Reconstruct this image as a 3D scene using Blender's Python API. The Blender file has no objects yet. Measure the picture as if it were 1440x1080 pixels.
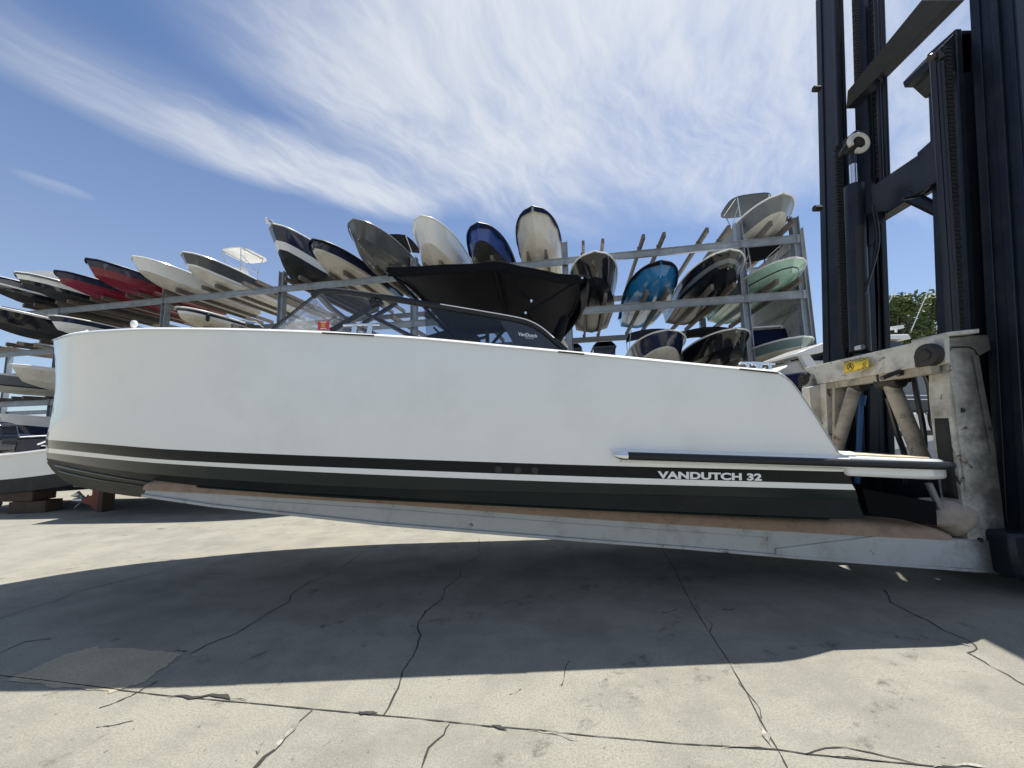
import bpy, bmesh, math, random
from mathutils import Vector, Matrix, noise as mnoise
R = math.radians
V = Vector
random.seed(7)
SC = bpy.context.scene
COL = SC.collection

# ------------------------------------------------------------------ camera
FPX, CX, CY = 541.0, 720.0, 540.0
PITCH, ROLL = R(6.5), R(1.4)
CAM = V((0, 0, 1.75))
_r0, _f, _u0 = V((1, 0, 0)), V((0, math.cos(PITCH), math.sin(PITCH))), V((0, -math.sin(PITCH), math.cos(PITCH)))
C_R = _r0 * math.cos(ROLL) - _u0 * math.sin(ROLL)
C_U = _u0 * math.cos(ROLL) + _r0 * math.sin(ROLL)
cam_d = bpy.data.cameras.new('camera')
cam = bpy.data.objects.new('camera', cam_d)
COL.objects.link(cam)
M = Matrix.Identity(4)
for i in range(3):
    M[i][0], M[i][1], M[i][2], M[i][3] = C_R[i], C_U[i], -_f[i], CAM[i]
cam.matrix_world = M
cam_d.sensor_width = 36
cam_d.lens = 36 * FPX / 1440
cam_d.clip_start, cam_d.clip_end = 0.05, 2000
SC.camera = cam

def ray(px, py):
    return _f + C_R * ((px - CX) / FPX) - C_U * ((py - CY) / FPX)
def at(px, py, Y):
    "measured photo point -> the place on the vertical plane Y metres ahead"
    d = ray(px, py)
    return CAM + d * (Y / d.y)
def gnd(px, py, z=0.0):
    d = ray(px, py)
    return CAM + d * ((z - CAM.z) / d.z)
def proj(p):
    q = V(p) - CAM
    w = q.dot(_f)
    return CX + FPX * q.dot(C_R) / w, CY - FPX * q.dot(C_U) / w

def pchip(pts):
    xs = [p[0] for p in pts]; ys = [p[1] for p in pts]; n = len(xs)
    h = [xs[i+1]-xs[i] for i in range(n-1)]
    d = [(ys[i+1]-ys[i])/h[i] for i in range(n-1)]
    m = [d[0]] + [0 if d[i-1]*d[i] <= 0 else 2/(1/d[i-1]+1/d[i]) for i in range(1, n-1)] + [d[-1]]
    def f(x):
        if x <= xs[0]: return ys[0] + m[0]*(x-xs[0])
        if x >= xs[-1]: return ys[-1] + m[-1]*(x-xs[-1])
        i = max(k for k in range(n-1) if xs[k] <= x)
        t = (x-xs[i])/h[i]
        return ((2*t**3-3*t*t+1)*ys[i] + (t**3-2*t*t+t)*h[i]*m[i] + (-2*t**3+3*t*t)*ys[i+1] + (t**3-t*t)*h[i]*m[i+1])
    return f
def lerp(a, b, t): return a + (b - a) * t

# ------------------------------------------------------------------ materials
MATS = {}
def mat(name, col, rough=.5, metal=0.0, var=.12, scale=3.0, bump=0.0, bscale=60.0, dirt=None, dirt_amt=0.0, dscale=2.0, coat=0.0, spec=.5, grad=None, chips=None):
    if name in MATS: return MATS[name]
    m = bpy.data.materials.new(name); m.use_nodes = True
    nt = m.node_tree; N = nt.nodes; L = nt.links
    b = N['Principled BSDF']
    tc = N.new('ShaderNodeTexCoord')
    n1 = N.new('ShaderNodeTexNoise'); n1.inputs['Scale'].default_value = scale; n1.inputs['Detail'].default_value = 6; n1.inputs['Roughness'].default_value = .65
    L.new(tc.outputs['Object'], n1.inputs['Vector'])
    mr = N.new('ShaderNodeMapRange'); mr.inputs[1].default_value = .3; mr.inputs[2].default_value = .7
    mr.inputs[3].default_value = 1 - var; mr.inputs[4].default_value = 1 + var
    L.new(n1.outputs[0], mr.inputs[0])
    mx = N.new('ShaderNodeMix'); mx.data_type = 'RGBA'; mx.blend_type = 'MULTIPLY'; mx.inputs[0].default_value = 1
    mx.inputs[6].default_value = (*col, 1)
    L.new(mr.outputs[0], mx.inputs[7])
    out = mx.outputs[2]
    if dirt is not None:
        n2 = N.new('ShaderNodeTexNoise'); n2.inputs['Scale'].default_value = dscale; n2.inputs['Detail'].default_value = 9; n2.inputs['Roughness'].default_value = .7
        L.new(tc.outputs['Object'], n2.inputs['Vector'])
        r2 = N.new('ShaderNodeMapRange'); r2.inputs[1].default_value = .5; r2.inputs[2].default_value = .72; r2.inputs[4].default_value = dirt_amt
        L.new(n2.outputs[0], r2.inputs[0])
        m2 = N.new('ShaderNodeMix'); m2.data_type = 'RGBA'; m2.inputs[7].default_value = (*dirt, 1)
        L.new(r2.outputs[0], m2.inputs[0]); L.new(out, m2.inputs[6]); out = m2.outputs[2]
    if chips is not None:                               # flaked paint and rust spots
        cc, cs, th = chips
        n5 = N.new('ShaderNodeTexNoise'); n5.inputs['Scale'].default_value = cs; n5.inputs['Detail'].default_value = 5; n5.inputs['Roughness'].default_value = .6; n5.inputs['Distortion'].default_value = .6
        L.new(tc.outputs['Object'], n5.inputs['Vector'])
        r5 = N.new('ShaderNodeMapRange'); r5.inputs[1].default_value = th; r5.inputs[2].default_value = th + .025; r5.inputs[4].default_value = .9
        L.new(n5.outputs[0], r5.inputs[0])
        m5 = N.new('ShaderNodeMix'); m5.data_type = 'RGBA'; m5.inputs[7].default_value = (*cc, 1)
        L.new(r5.outputs[0], m5.inputs[0]); L.new(out, m5.inputs[6]); out = m5.outputs[2]
    if grad is not None:                                # grime and painted mast shade along one end of the piece, broken up by noise
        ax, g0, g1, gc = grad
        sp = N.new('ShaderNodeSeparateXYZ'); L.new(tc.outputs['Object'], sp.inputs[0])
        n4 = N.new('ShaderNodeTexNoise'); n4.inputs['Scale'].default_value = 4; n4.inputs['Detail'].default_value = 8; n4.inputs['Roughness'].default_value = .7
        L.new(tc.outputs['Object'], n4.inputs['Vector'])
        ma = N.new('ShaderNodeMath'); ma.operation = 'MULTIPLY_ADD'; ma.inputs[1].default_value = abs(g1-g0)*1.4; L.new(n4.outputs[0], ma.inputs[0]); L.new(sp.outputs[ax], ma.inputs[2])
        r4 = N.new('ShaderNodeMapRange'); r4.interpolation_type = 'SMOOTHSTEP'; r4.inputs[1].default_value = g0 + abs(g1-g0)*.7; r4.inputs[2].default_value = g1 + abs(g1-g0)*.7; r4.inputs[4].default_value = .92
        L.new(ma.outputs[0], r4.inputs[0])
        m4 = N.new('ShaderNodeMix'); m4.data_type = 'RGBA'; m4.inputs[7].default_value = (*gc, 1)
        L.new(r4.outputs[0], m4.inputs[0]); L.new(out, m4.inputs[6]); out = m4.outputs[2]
    L.new(out, b.inputs['Base Color'])
    rr = N.new('ShaderNodeMapRange'); rr.inputs[3].default_value = max(.02, rough*.8); rr.inputs[4].default_value = min(1, rough*1.25)
    L.new(n1.outputs[0], rr.inputs[0]); L.new(rr.outputs[0], b.inputs['Roughness'])
    b.inputs['Metallic'].default_value = metal
    b.inputs['Specular IOR Level'].default_value = spec
    b.inputs['Coat Weight'].default_value = coat
    b.inputs['Coat Roughness'].default_value = .05
    if bump:
        n3 = N.new('ShaderNodeTexNoise'); n3.inputs['Scale'].default_value = bscale; n3.inputs['Detail'].default_value = 4
        L.new(tc.outputs['Object'], n3.inputs['Vector'])
        bp = N.new('ShaderNodeBump'); bp.inputs['Strength'].default_value = bump; bp.inputs['Distance'].default_value = .01
        L.new(n3.outputs[0], bp.inputs['Height']); L.new(bp.outputs[0], b.inputs['Normal'])
    MATS[name] = m
    return m
def glass(name, tint, refl=.08, rough=.0):
    m = bpy.data.materials.new(name); m.use_nodes = True
    nt = m.node_tree; N = nt.nodes; L = nt.links
    N.remove(N['Principled BSDF'])
    t = N.new('ShaderNodeBsdfTransparent')
    tc = N.new('ShaderNodeTexCoord'); n1 = N.new('ShaderNodeTexNoise'); n1.inputs['Scale'].default_value = 3
    L.new(tc.outputs['Object'], n1.inputs['Vector'])
    mx0 = N.new('ShaderNodeMix'); mx0.data_type = 'RGBA'
    mx0.inputs[6].default_value = (*[c*.94 for c in tint], 1); mx0.inputs[7].default_value = (*tint, 1)
    L.new(n1.outputs[0], mx0.inputs[0]); L.new(mx0.outputs[2], t.inputs['Color'])
    g = N.new('ShaderNodeBsdfGlossy'); g.inputs['Roughness'].default_value = rough
    lw = N.new('ShaderNodeLayerWeight'); lw.inputs['Blend'].default_value = .5
    pw = N.new('ShaderNodeMath'); pw.operation = 'POWER'; pw.inputs[1].default_value = 4.0; L.new(lw.outputs['Facing'], pw.inputs[0])
    fr = N.new('ShaderNodeMath'); fr.operation = 'MULTIPLY_ADD'; fr.inputs[1].default_value = .8; fr.inputs[2].default_value = .03; L.new(pw.outputs[0], fr.inputs[0])
    mx = N.new('ShaderNodeMixShader')
    L.new(fr.outputs[0], mx.inputs[0]); L.new(t.outputs[0], mx.inputs[1]); L.new(g.outputs[0], mx.inputs[2])
    L.new(mx.outputs[0], N['Material Output'].inputs['Surface'])
    return m

# ------------------------------------------------------------------ mesh building
class MB:
    def __init__(s): s.v, s.f, s.m = [], [], []
    def add(s, vs, fs, mi=0):
        o = len(s.v); s.v += [V(v) for v in vs]
        for f in fs: s.f.append([o+i for i in f]); s.m.append(mi)
    def box(s, lo, hi, mi=0, mx=None):
        x0, y0, z0 = lo; x1, y1, z1 = hi
        vs = [(x0,y0,z0),(x1,y0,z0),(x1,y1,z0),(x0,y1,z0),(x0,y0,z1),(x1,y0,z1),(x1,y1,z1),(x0,y1,z1)]
        if mx is not None: vs = [mx @ V(v) for v in vs]
        s.add(vs, [(0,3,2,1),(4,5,6,7),(0,1,5,4),(1,2,6,5),(2,3,7,6),(3,0,4,7)], mi)
    def bar(s, p, q, w, h, up=(0,0,1), mi=0):
        p, q = V(p), V(q); d = (q-p).normalized(); side = d.cross(V(up)).normalized(); u = side.cross(d)
        vs = [b + side*a*w/2 + u*c*h/2 for b in (p, q) for a, c in ((-1,-1),(1,-1),(1,1),(-1,1))]
        s.add(vs, [(0,1,2,3),(7,6,5,4),(0,4,5,1),(1,5,6,2),(2,6,7,3),(3,7,4,0)], mi)
    def tube(s, pts, r, n=10, mi=0, caps=True):
        pts = [V(p) for p in pts]; rs = r if isinstance(r, (list, tuple)) else [r]*len(pts)
        ref = None; rings = []
        for i, p in enumerate(pts):
            d = (pts[min(i+1, len(pts)-1)] - pts[max(i-1, 0)]).normalized()
            if ref is None:
                ref = V((0,0,1)) if abs(d.z) < .9 else V((1,0,0))
            a = d.cross(ref)
            if a.length < 1e-6: a = d.orthogonal()
            a.normalize(); b = a.cross(d).normalized(); ref = b
            rings.append([p + (a*math.cos(t*2*math.pi/n) + b*math.sin(t*2*math.pi/n))*rs[i] for t in range(n)])
        vs = [v for rg in rings for v in rg]; fs = []
        for i in range(len(pts)-1):
            for k in range(n):
                fs.append((i*n+k, i*n+(k+1)%n, (i+1)*n+(k+1)%n, (i+1)*n+k))
        if caps:
            fs.append(tuple(range(n))[::-1]); fs.append(tuple((len(pts)-1)*n+k for k in range(n)))
        s.add(vs, fs, mi)
    def prism(s, poly, y0, y1, mi=0):
        "poly of points with x,z (any y ignored) extruded from y0 to y1"
        n = len(poly); P = [(V(p).x, V(p).z) if len(p) == 3 else p for p in poly]
        vs = [(x, y0, z) for x, z in P] + [(x, y1, z) for x, z in P]
        fs = [tuple(range(n)), tuple(range(2*n-1, n-1, -1))] + [(i, i+n, (i+1) % n + n, (i+1) % n) for i in range(n)]
        s.add(vs, fs, mi)
    def grid(s, rows, mi=0, flip=False):
        n = len(rows[0]); vs = [v for r in rows for v in r]; fs = []
        for i in range(len(rows)-1):
            for k in range(n-1):
                q = (i*n+k, i*n+k+1, (i+1)*n+k+1, (i+1)*n+k)
                fs.append(q[::-1] if flip else q)
        s.add(vs, fs, mi)
    def build(s, name, mats, parent=None, smooth=40, bevel=0, weld=False, solid=0, world=None):
        me = bpy.data.meshes.new(name)
        if world is not None:
            iv = world.matrix_basis.inverted(); s.v = [iv @ v for v in s.v]
        me.from_pydata([tuple(v) for v in s.v], [], s.f)
        for mm in (mats if isinstance(mats, (list, tuple)) else [mats]): me.materials.append(mm)
        for p, mi in zip(me.polygons, s.m): p.material_index = mi
        bm = bmesh.new(); bm.from_mesh(me)
        if weld: bmesh.ops.remove_doubles(bm, verts=bm.verts, dist=1e-4)
        bmesh.ops.recalc_face_normals(bm, faces=bm.faces)
        bm.to_mesh(me); bm.free()
        if smooth:
            for p in me.polygons: p.use_smooth = True
            me.set_sharp_from_angle(angle=R(smooth))
        o = bpy.data.objects.new(name, me); COL.objects.link(o)
        if parent is not None: o.parent = parent
        if bevel:
            b = o.modifiers.new('bevel', 'BEVEL'); b.width = bevel; b.segments = 2; b.limit_method = 'ANGLE'; b.angle_limit = R(40)
        if solid:
            b = o.modifiers.new('solid', 'SOLIDIFY'); b.thickness = solid; b.offset = 0
        return o
def tag(o, label=None, cat=None, group=None, kind=None):
    for k, v in (('label', label), ('category', cat), ('group', group), ('kind', kind)):
        if v: o[k] = v
    return o
def empty(name, loc=(0,0,0), label=None, cat=None, group=None, rz=0):
    o = bpy.data.objects.new(name, None); COL.objects.link(o)
    o.location = loc; o.rotation_euler = (0, 0, rz); o.empty_display_size = .2
    return tag(o, label, cat, group)
def text_mesh(body, size, ext=.001, bold=0.0, sx=1.0, align='LEFT', spacing=1.0):
    c = bpy.data.curves.new('text', 'FONT'); c.body = body; c.size = size; c.extrude = ext; c.offset = bold; c.align_x = align; c.space_character = spacing
    o = bpy.data.objects.new('text', c); COL.objects.link(o)
    bpy.context.view_layer.update()
    me = bpy.data.meshes.new_from_object(o.evaluated_get(bpy.context.evaluated_depsgraph_get()))
    bpy.data.objects.remove(o)
    for v in me.vertices: v.co.x *= sx
    return me
def dup_tree(o, parent=None):
    c = o.copy(); COL.objects.link(c)
    if parent is not None: c.parent = parent
    for ch in list(o.children): dup_tree(ch, c)
    return c
# ------------------------------------------------------------------ shared materials
WHITE = mat('gelcoat_white', (.78,.78,.75), .16, var=.03, scale=.8, coat=.3)
NAVY = mat('gelcoat_navy', (.012,.02,.055), .14, var=.15, coat=.35)
BLACKG = mat('gelcoat_black', (.008,.009,.013), .09, var=.2, coat=.4)
GREYD = mat('gelcoat_dark_grey', (.07,.078,.085), .22, var=.15, coat=.3)
GREYM = mat('gelcoat_mid_grey', (.15,.165,.175), .25, var=.1, coat=.3)
RED = mat('gelcoat_dark_red', (.20,.012,.03), .25, var=.15, coat=.3)
BLUE = mat('gelcoat_royal_blue', (.02,.07,.32), .2, var=.15, coat=.3)
CYAN = mat('gelcoat_bright_blue', (.012,.17,.42), .18, var=.12, coat=.5)
ROOFD = mat('slate_roof_underside', (.06,.075,.09), .6, var=.1, spec=.2)
MINT = mat('gelcoat_mint', (.36,.56,.47), .22, var=.08, coat=.3)
TEAL = mat('gelcoat_grey_teal', (.17,.25,.26), .25, var=.08, coat=.3)
CREAM = mat('gelcoat_cream', (.66,.61,.5), .28, var=.1, dirt=(.35,.25,.13), dirt_amt=.5)
BOTTOMW = mat('bottom_dirty_white', (.6,.58,.52), .45, var=.1, dirt=(.28,.23,.17), dirt_amt=.55, dscale=1.5)
BOTTOMBG = mat('bottom_gloss_black', (.007,.008,.011), .25, var=.3, spec=.25)
BOTTOMB = mat('bottom_black_antifoul', (.022,.024,.026), .6, var=.3, dirt=(.08,.075,.07), dirt_amt=.5, spec=.25)
CANVASB = mat('canvas_black', (.006,.0065,.009), .85, var=.25, scale=6, bump=.35, bscale=14, spec=.12)
CANVASN = mat('canvas_navy', (.01,.016,.045), .85, var=.25, scale=6, bump=.35, bscale=14, spec=.12)
CANVASG = mat('canvas_grey', (.16,.17,.19), .85, var=.2, scale=6, bump=.35, bscale=14)
GALV = mat('galvanised_steel', (.30,.33,.36), .5, metal=.35, var=.22, scale=2.2, dirt=(.2,.2,.2), dirt_amt=.5, bump=.05, chips=((.16,.09,.05),2.6,.69))
WOOD = mat('weathered_timber', (.14,.118,.098), .85, var=.35, scale=5, dirt=(.09,.075,.06), dirt_amt=.7, bump=.4, bscale=30)
WOODB = mat('brown_timber_block', (.075,.048,.033), .85, var=.35, scale=6, dirt=(.08,.05,.035), dirt_amt=.6, bump=.4, bscale=30)
RUBBER = mat('black_rubber', (.013,.015,.018), .45, var=.15, spec=.35)
CHROME = mat('polished_steel', (.75,.76,.78), .12, metal=1.0, var=.04)
ALU = mat('brushed_aluminium', (.6,.61,.62), .32, metal=.9, var=.06)
DGLASS = mat('dark_tinted_glass', (.012,.016,.022), .05, var=.1, coat=.5)
TEAK = mat('teak_deck', (.62,.52,.34), .6, var=.12, scale=8)
SHEET = mat('painted_sheet_wall', (.52,.53,.52), .55, var=.08, dirt=(.36,.35,.33), dirt_amt=.4)
MASTB = mat('mast_dark_steel', (.008,.012,.02), .38, var=.35, scale=3, dirt=(.028,.03,.034), dirt_amt=.6, dscale=5, bump=.1, bscale=20, spec=.35, chips=((.06,.045,.035),5,.68))
GREASE = mat('black_grease', (.011,.010,.009), .65, var=.4, scale=8, bump=.4, bscale=25)
FORKW = mat('worn_white_paint', (.46,.45,.40), .5, var=.12, scale=2.5, dirt=(.13,.09,.06), dirt_amt=.85, dscale=2.6, bump=.08, bscale=18, chips=((.10,.055,.032),5.5,.645))
FORKS = mat('fork_grey_white_paint', (.43,.445,.44), .45, var=.05, scale=1.5, dirt=(.2,.17,.14), dirt_amt=.55, dscale=3.5, grad=(0,-.95,-.35,(.045,.04,.036)), chips=((.13,.085,.06),7,.67))  # heel end darkened by grime and by mast shade put into the colour
SHANKW = mat('greasy_shaded_white_paint', (.44,.43,.38), .5, var=.14, scale=2.5, dirt=(.12,.085,.055), dirt_amt=.9, dscale=3.2, bump=.1, bscale=18, grad=(0,-.75,-.22,(.022,.02,.018)), chips=((.09,.05,.03),6,.63))  # rear edge dark with grease plus mast shade painted into the colour
FORKD = mat('grimy_cream_paint', (.29,.26,.205), .6, var=.25, scale=3, dirt=(.05,.042,.036), dirt_amt=.95, dscale=4, chips=((.10,.05,.03),7,.64), bump=.15, bscale=18)
CARPET = mat('brown_fork_carpet', (.35,.245,.175), .95, var=.3, scale=5, dirt=(.12,.085,.065), dirt_amt=.85, dscale=5, bump=.5, bscale=70)
CARPETG = mat('grey_beige_carpet', (.33,.28,.23), .95, var=.2, scale=7, dirt=(.1,.085,.07), dirt_amt=.55, dscale=5, bump=.5, bscale=60)
YELLOW = mat('yellow_sticker', (.72,.5,.03), .5, var=.08)
INK = mat('black_ink', (.02,.018,.015), .5, var=.1)
LETTER = mat('white_vinyl_letters', (.82,.83,.82), .35, var=.02)
ORANGE = mat('orange_primer', (.2,.05,.028), .6, var=.3)
HOSEB = mat('black_hose', (.012,.012,.015), .35, var=.2)
HOSEBLUE = mat('blue_hose', (.03,.12,.3), .4, var=.2)
NYLON = mat('grey_white_nylon', (.62,.6,.53), .5, var=.15)
CLEARG = glass('clear_windscreen', (.93,.935,.945))
SMOKEG = glass('smoked_windscreen', (.62,.66,.71))
# ------------------------------------------------------------------ light
SUN_DIR = V((.26, .25, 1)).normalized()
elev = math.asin(SUN_DIR.z); azim = math.atan2(SUN_DIR.x, SUN_DIR.y)
sd = bpy.data.lights.new('sun', 'SUN'); sd.energy = 5.0; sd.angle = R(.53); sd.color = (1, .955, .87)
sun = bpy.data.objects.new('sun', sd); COL.objects.link(sun)
sun.rotation_euler = SUN_DIR.to_track_quat('Z', 'Y').to_euler()
w = bpy.data.worlds.new('World'); SC.world = w; w.use_nodes = True
nt = w.node_tree; N = nt.nodes; L = nt.links
bg = N['Background']; bg.inputs['Strength'].default_value = .054
sky = N.new('ShaderNodeTexSky'); sky.sky_type = 'NISHITA'; sky.sun_disc = False
sky.sun_elevation = elev; sky.sun_rotation = azim; sky.air_density = 1.0; sky.dust_density = .6; sky.ozone_density = 2.0; sky.altitude = 0
tc = N.new('ShaderNodeTexCoord')
def vm(op, a, b=None):
    n = N.new('ShaderNodeVectorMath'); n.operation = op
    for i, x in enumerate((a, b)):
        if x is None: continue
        if hasattr(x, 'links') or hasattr(x, 'is_linked'): L.new(x, n.inputs[i])
        else: n.inputs[i].default_value = x
    return n
def mt(op, a, b=None, clamp=False):
    n = N.new('ShaderNodeMath'); n.operation = op; n.use_clamp = clamp
    for i, x in enumerate((a, b)):
        if x is None: continue
        if hasattr(x, 'is_linked'): L.new(x, n.inputs[i])
        else: n.inputs[i].default_value = x
    return n.outputs[0]
sep = N.new('ShaderNodeSeparateXYZ'); L.new(tc.outputs['Generated'], sep.inputs[0])
zz = mt('ADD', mt('MAXIMUM', sep.outputs[2], 0.0), .06)
cmb = N.new('ShaderNodeCombineXYZ')
L.new(mt('DIVIDE', sep.outputs[0], zz), cmb.inputs[0]); L.new(mt('DIVIDE', sep.outputs[1], zz), cmb.inputs[1])
P = cmb.outputs[0]
def skyp(px, py):
    d = ray(px, py).normalized(); z = max(d.z, 0) + .06
    return V((d.x / z, d.y / z, 0))
# gentle swirl of the coordinates so that filaments bend
warp = N.new('ShaderNodeTexNoise'); warp.inputs['Scale'].default_value = 1.1; warp.inputs['Detail'].default_value = 3
L.new(P, warp.inputs['Vector'])
wv = vm('SCALE', vm('SUBTRACT', warp.outputs['Color'], (.5, .5, .5)).outputs[0]); wv.inputs['Scale'].default_value = .55
PW = vm('ADD', P, wv.outputs[0]).outputs[0]
def streaks(ang, sx, sy, scale, detail=9, rough=.62):
    mp = N.new('ShaderNodeMapping'); mp.vector_type = 'TEXTURE'
    mp.inputs['Rotation'].default_value = (0, 0, ang); mp.inputs['Scale'].default_value = (sx, sy, 1)
    L.new(PW, mp.inputs[0])
    n = N.new('ShaderNodeTexNoise'); n.inputs['Scale'].default_value = scale; n.inputs['Detail'].default_value = detail; n.inputs['Roughness'].default_value = rough
    L.new(mp.outputs[0], n.inputs['Vector'])
    return n.outputs[0]
def blob(p0, p1, wid, k=1.0):
    "soft elongated patch between two sky points"
    a, b = skyp(*p0), skyp(*p1); c = (a + b) / 2; d = b - a
    mp = N.new('ShaderNodeMapping'); mp.vector_type = 'TEXTURE'
    mp.inputs['Location'].default_value = c; mp.inputs['Rotation'].default_value = (0, 0, math.atan2(d.y, d.x))
    mp.inputs['Scale'].default_value = (d.length / 2 + wid*.5, wid, 1)
    L.new(PW, mp.inputs[0])
    ln = vm('LENGTH', mp.outputs[0])
    r = N.new('ShaderNodeMapRange'); r.interpolation_type = 'SMOOTHERSTEP'
    r.inputs[1].default_value = 0; r.inputs[2].default_value = 1.5; r.inputs[3].default_value = k; r.inputs[4].default_value = 0
    L.new(ln.outputs['Value'], r.inputs[0])
    return r.outputs[0]
BLOBS = [((-60,0),(330,215),.26,.42), ((250,180),(600,300),.22,.9), ((560,40),(760,270),.42,1.0), ((620,-80),(1200,80),.6,.95),
         ((330,20),(620,120),.30,.55), ((800,20),(745,80),.07,.6), ((870,180),(1050,320),.3,.5), ((0,225),(120,275),.09,.35), ((1200,60),(1440,330),.5,.55), ((700,300),(900,330),.3,.3)]
cov = None
for bl in BLOBS:
    o = blob(*bl)
    cov = o if cov is None else mt('MAXIMUM', cov, o) if False else mt('ADD', cov, mt('MULTIPLY', o, mt('SUBTRACT', 1.0, mt('MINIMUM', cov, 1.0))))
s1 = streaks(R(52), 1.0, .25, 2.4); s2 = streaks(R(72), .9, .32, 4.6, 12, .68); s3 = streaks(R(20), 1.0, .65, 1.3, 5, .5)
def rngn(x, a, b, c, d):
    r = N.new('ShaderNodeMapRange'); r.interpolation_type = 'SMOOTHSTEP'; L.new(x, r.inputs[0])
    for i, v in enumerate((a, b, c, d)): r.inputs[i+1].default_value = v
    return r.outputs[0]
fil = mt('ADD', mt('MULTIPLY', s1, .6), mt('MULTIPLY', s2, .4))
wisp = mt('MULTIPLY', rngn(mt('ADD', fil, mt('MULTIPLY', cov, .16)), .44, .8, 0, 1), rngn(cov, .08, .8, 0, 1))
veil = mt('MULTIPLY', cov, rngn(s3, .2, .8, .3, .8))
fill_veil = N.new('ShaderNodeMapRange'); fill_veil.interpolation_type = 'SMOOTHSTEP'; L.new(sep.outputs[1], fill_veil.inputs[0])  # unseen cloud veil added behind the camera to neutralise the sky fill
fill_veil.inputs[1].default_value = .35; fill_veil.inputs[2].default_value = -.25; fill_veil.inputs[3].default_value = 0; fill_veil.inputs[4].default_value = .36
veil = mt('MAXIMUM', veil, mt('MULTIPLY', fill_veil.outputs[0], rngn(s3, .2, .8, .6, 1)))
amt_o = mt('SUBTRACT', 1.0, mt('MULTIPLY', mt('SUBTRACT', 1.0, mt('MULTIPLY', wisp, .56)), mt('SUBTRACT', 1.0, veil)))
# pale veil low over the horizon
hz = N.new('ShaderNodeMapRange'); L.new(sep.outputs[2], hz.inputs[0])
hz.inputs[1].default_value = 0; hz.inputs[2].default_value = .75; hz.inputs[3].default_value = .32; hz.inputs[4].default_value = .0
fac = mt('MAXIMUM', amt_o, hz.outputs[0])
mixc = N.new('ShaderNodeMix'); mixc.data_type = 'RGBA'
gm = N.new('ShaderNodeMix'); gm.data_type = 'RGBA'; gm.blend_type = 'MULTIPLY'; gm.inputs[0].default_value = 1; gm.inputs[7].default_value = (.95, 1.26, 1.62, 1)
L.new(sky.outputs[0], gm.inputs[6])
L.new(fac, mixc.inputs[0]); L.new(gm.outputs[2], mixc.inputs[6]); mixc.inputs[7].default_value = (11.2, 11.5, 11.7, 1)
L.new(mixc.outputs[2], bg.inputs['Color'])
vs = SC.view_settings; vs.view_transform = 'Standard'; vs.look = 'None'; vs.gamma = 1; vs.use_curve_mapping = False; vs.exposure = 0.56
SC.cycles.use_denoising = True
SC.cycles.max_bounces = 8; SC.cycles.transparent_max_bounces = 16
try: SC.cycles.denoiser = 'OPENIMAGEDENOISE'
except Exception: pass
SC.cycles.sample_clamp_indirect = 8
# ------------------------------------------------------------------ ground
def concrete(name, base, warm):
    m = bpy.data.materials.new(name); m.use_nodes = True
    nt = m.node_tree; N = nt.nodes; L = nt.links; b = N['Principled BSDF']
    tc = N.new('ShaderNodeTexCoord')
    def nz(scale, det, rough, stretch=None, rot=0):
        n = N.new('ShaderNodeTexNoise'); n.inputs['Scale'].default_value = scale; n.inputs['Detail'].default_value = det; n.inputs['Roughness'].default_value = rough
        if stretch:
            mp = N.new('ShaderNodeMapping'); mp.inputs['Scale'].default_value = stretch; mp.inputs['Rotation'].default_value = (0,0,rot)
            L.new(tc.outputs['Object'], mp.inputs[0]); L.new(mp.outputs[0], n.inputs[0])
        else: L.new(tc.outputs['Object'], n.inputs[0])
        return n.outputs[0]
    def rng(x, a, b_, c, d, smooth=True):
        r = N.new('ShaderNodeMapRange'); r.interpolation_type = 'SMOOTHSTEP' if smooth else 'LINEAR'
        for i, v in enumerate((a, b_, c, d)): r.inputs[i+1].default_value = v
        L.new(x, r.inputs[0]); return r.outputs[0]
    def mix(f, a, c, blend='MIX'):
        n = N.new('ShaderNodeMix'); n.data_type = 'RGBA'; n.blend_type = blend
        for i, x in ((0, f), (6, a), (7, c)):
            if hasattr(x, 'is_linked'): L.new(x, n.inputs[i])
            else: n.inputs[i].default_value = x if i == 0 else (*x, 1)
        return n.outputs[2]
    big = nz(.35, 6, .6); mid = nz(1.6, 8, .65); fine = nz(75, 9, .8); spk = nz(210, 3, .8)
    c = mix(rng(big, .35, .65, 0, 1), base, warm)
    c = mix(rng(mid, .40, .66, 0, .8), c, tuple(x*.72 for x in base))
    c = mix(rng(fine, .36, .6, .75, 0), c, tuple(x*.5 for x in base))
    c = mix(rng(spk, .55, .66, 0, .75), c, (.46,.44,.39))
    # tyre scuffs dragged in two directions, and oily spots
    sc1 = rng(nz(2.2, 7, .7, (1, 9, 1), R(28)), .66, .74, 0, .55); sc2 = rng(nz(1.6, 6, .75, (7, 1, 1), R(-12)), .68, .76, 0, .5)
    c = mix(sc1, c, (.12,.115,.1)); c = mix(sc2, c, (.14,.13,.115))
    spots = rng(nz(1.9, 7, .62), .64, .74, 0, .7)
    c = mix(spots, c, (.075,.075,.075))
    chips = rng(nz(23, 5, .66), .64, .69, 0, .8); c = mix(chips, c, (.10,.098,.09))
    grime = rng(nz(.8, 9, .72, (1, 2.4, 1), R(20)), .46, .66, 0, .5); c = mix(grime, c, tuple(x*.6 for x in base))
    L.new(c, b.inputs['Base Color'])
    L.new(rng(mid, .3, .7, .62, .9), b.inputs['Roughness'])
    b.inputs['Specular IOR Level'].default_value = .35
    bp = N.new('ShaderNodeBump'); bp.inputs['Strength'].default_value = .8; bp.inputs['Distance'].default_value = .008
    ad = N.new('ShaderNodeMath'); ad.operation = 'ADD'; L.new(fine, ad.inputs[0]); L.new(mid, ad.inputs[1])
    L.new(ad.outputs[0], bp.inputs['Height']); L.new(bp.outputs[0], b.inputs['Normal'])
    return m
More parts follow.
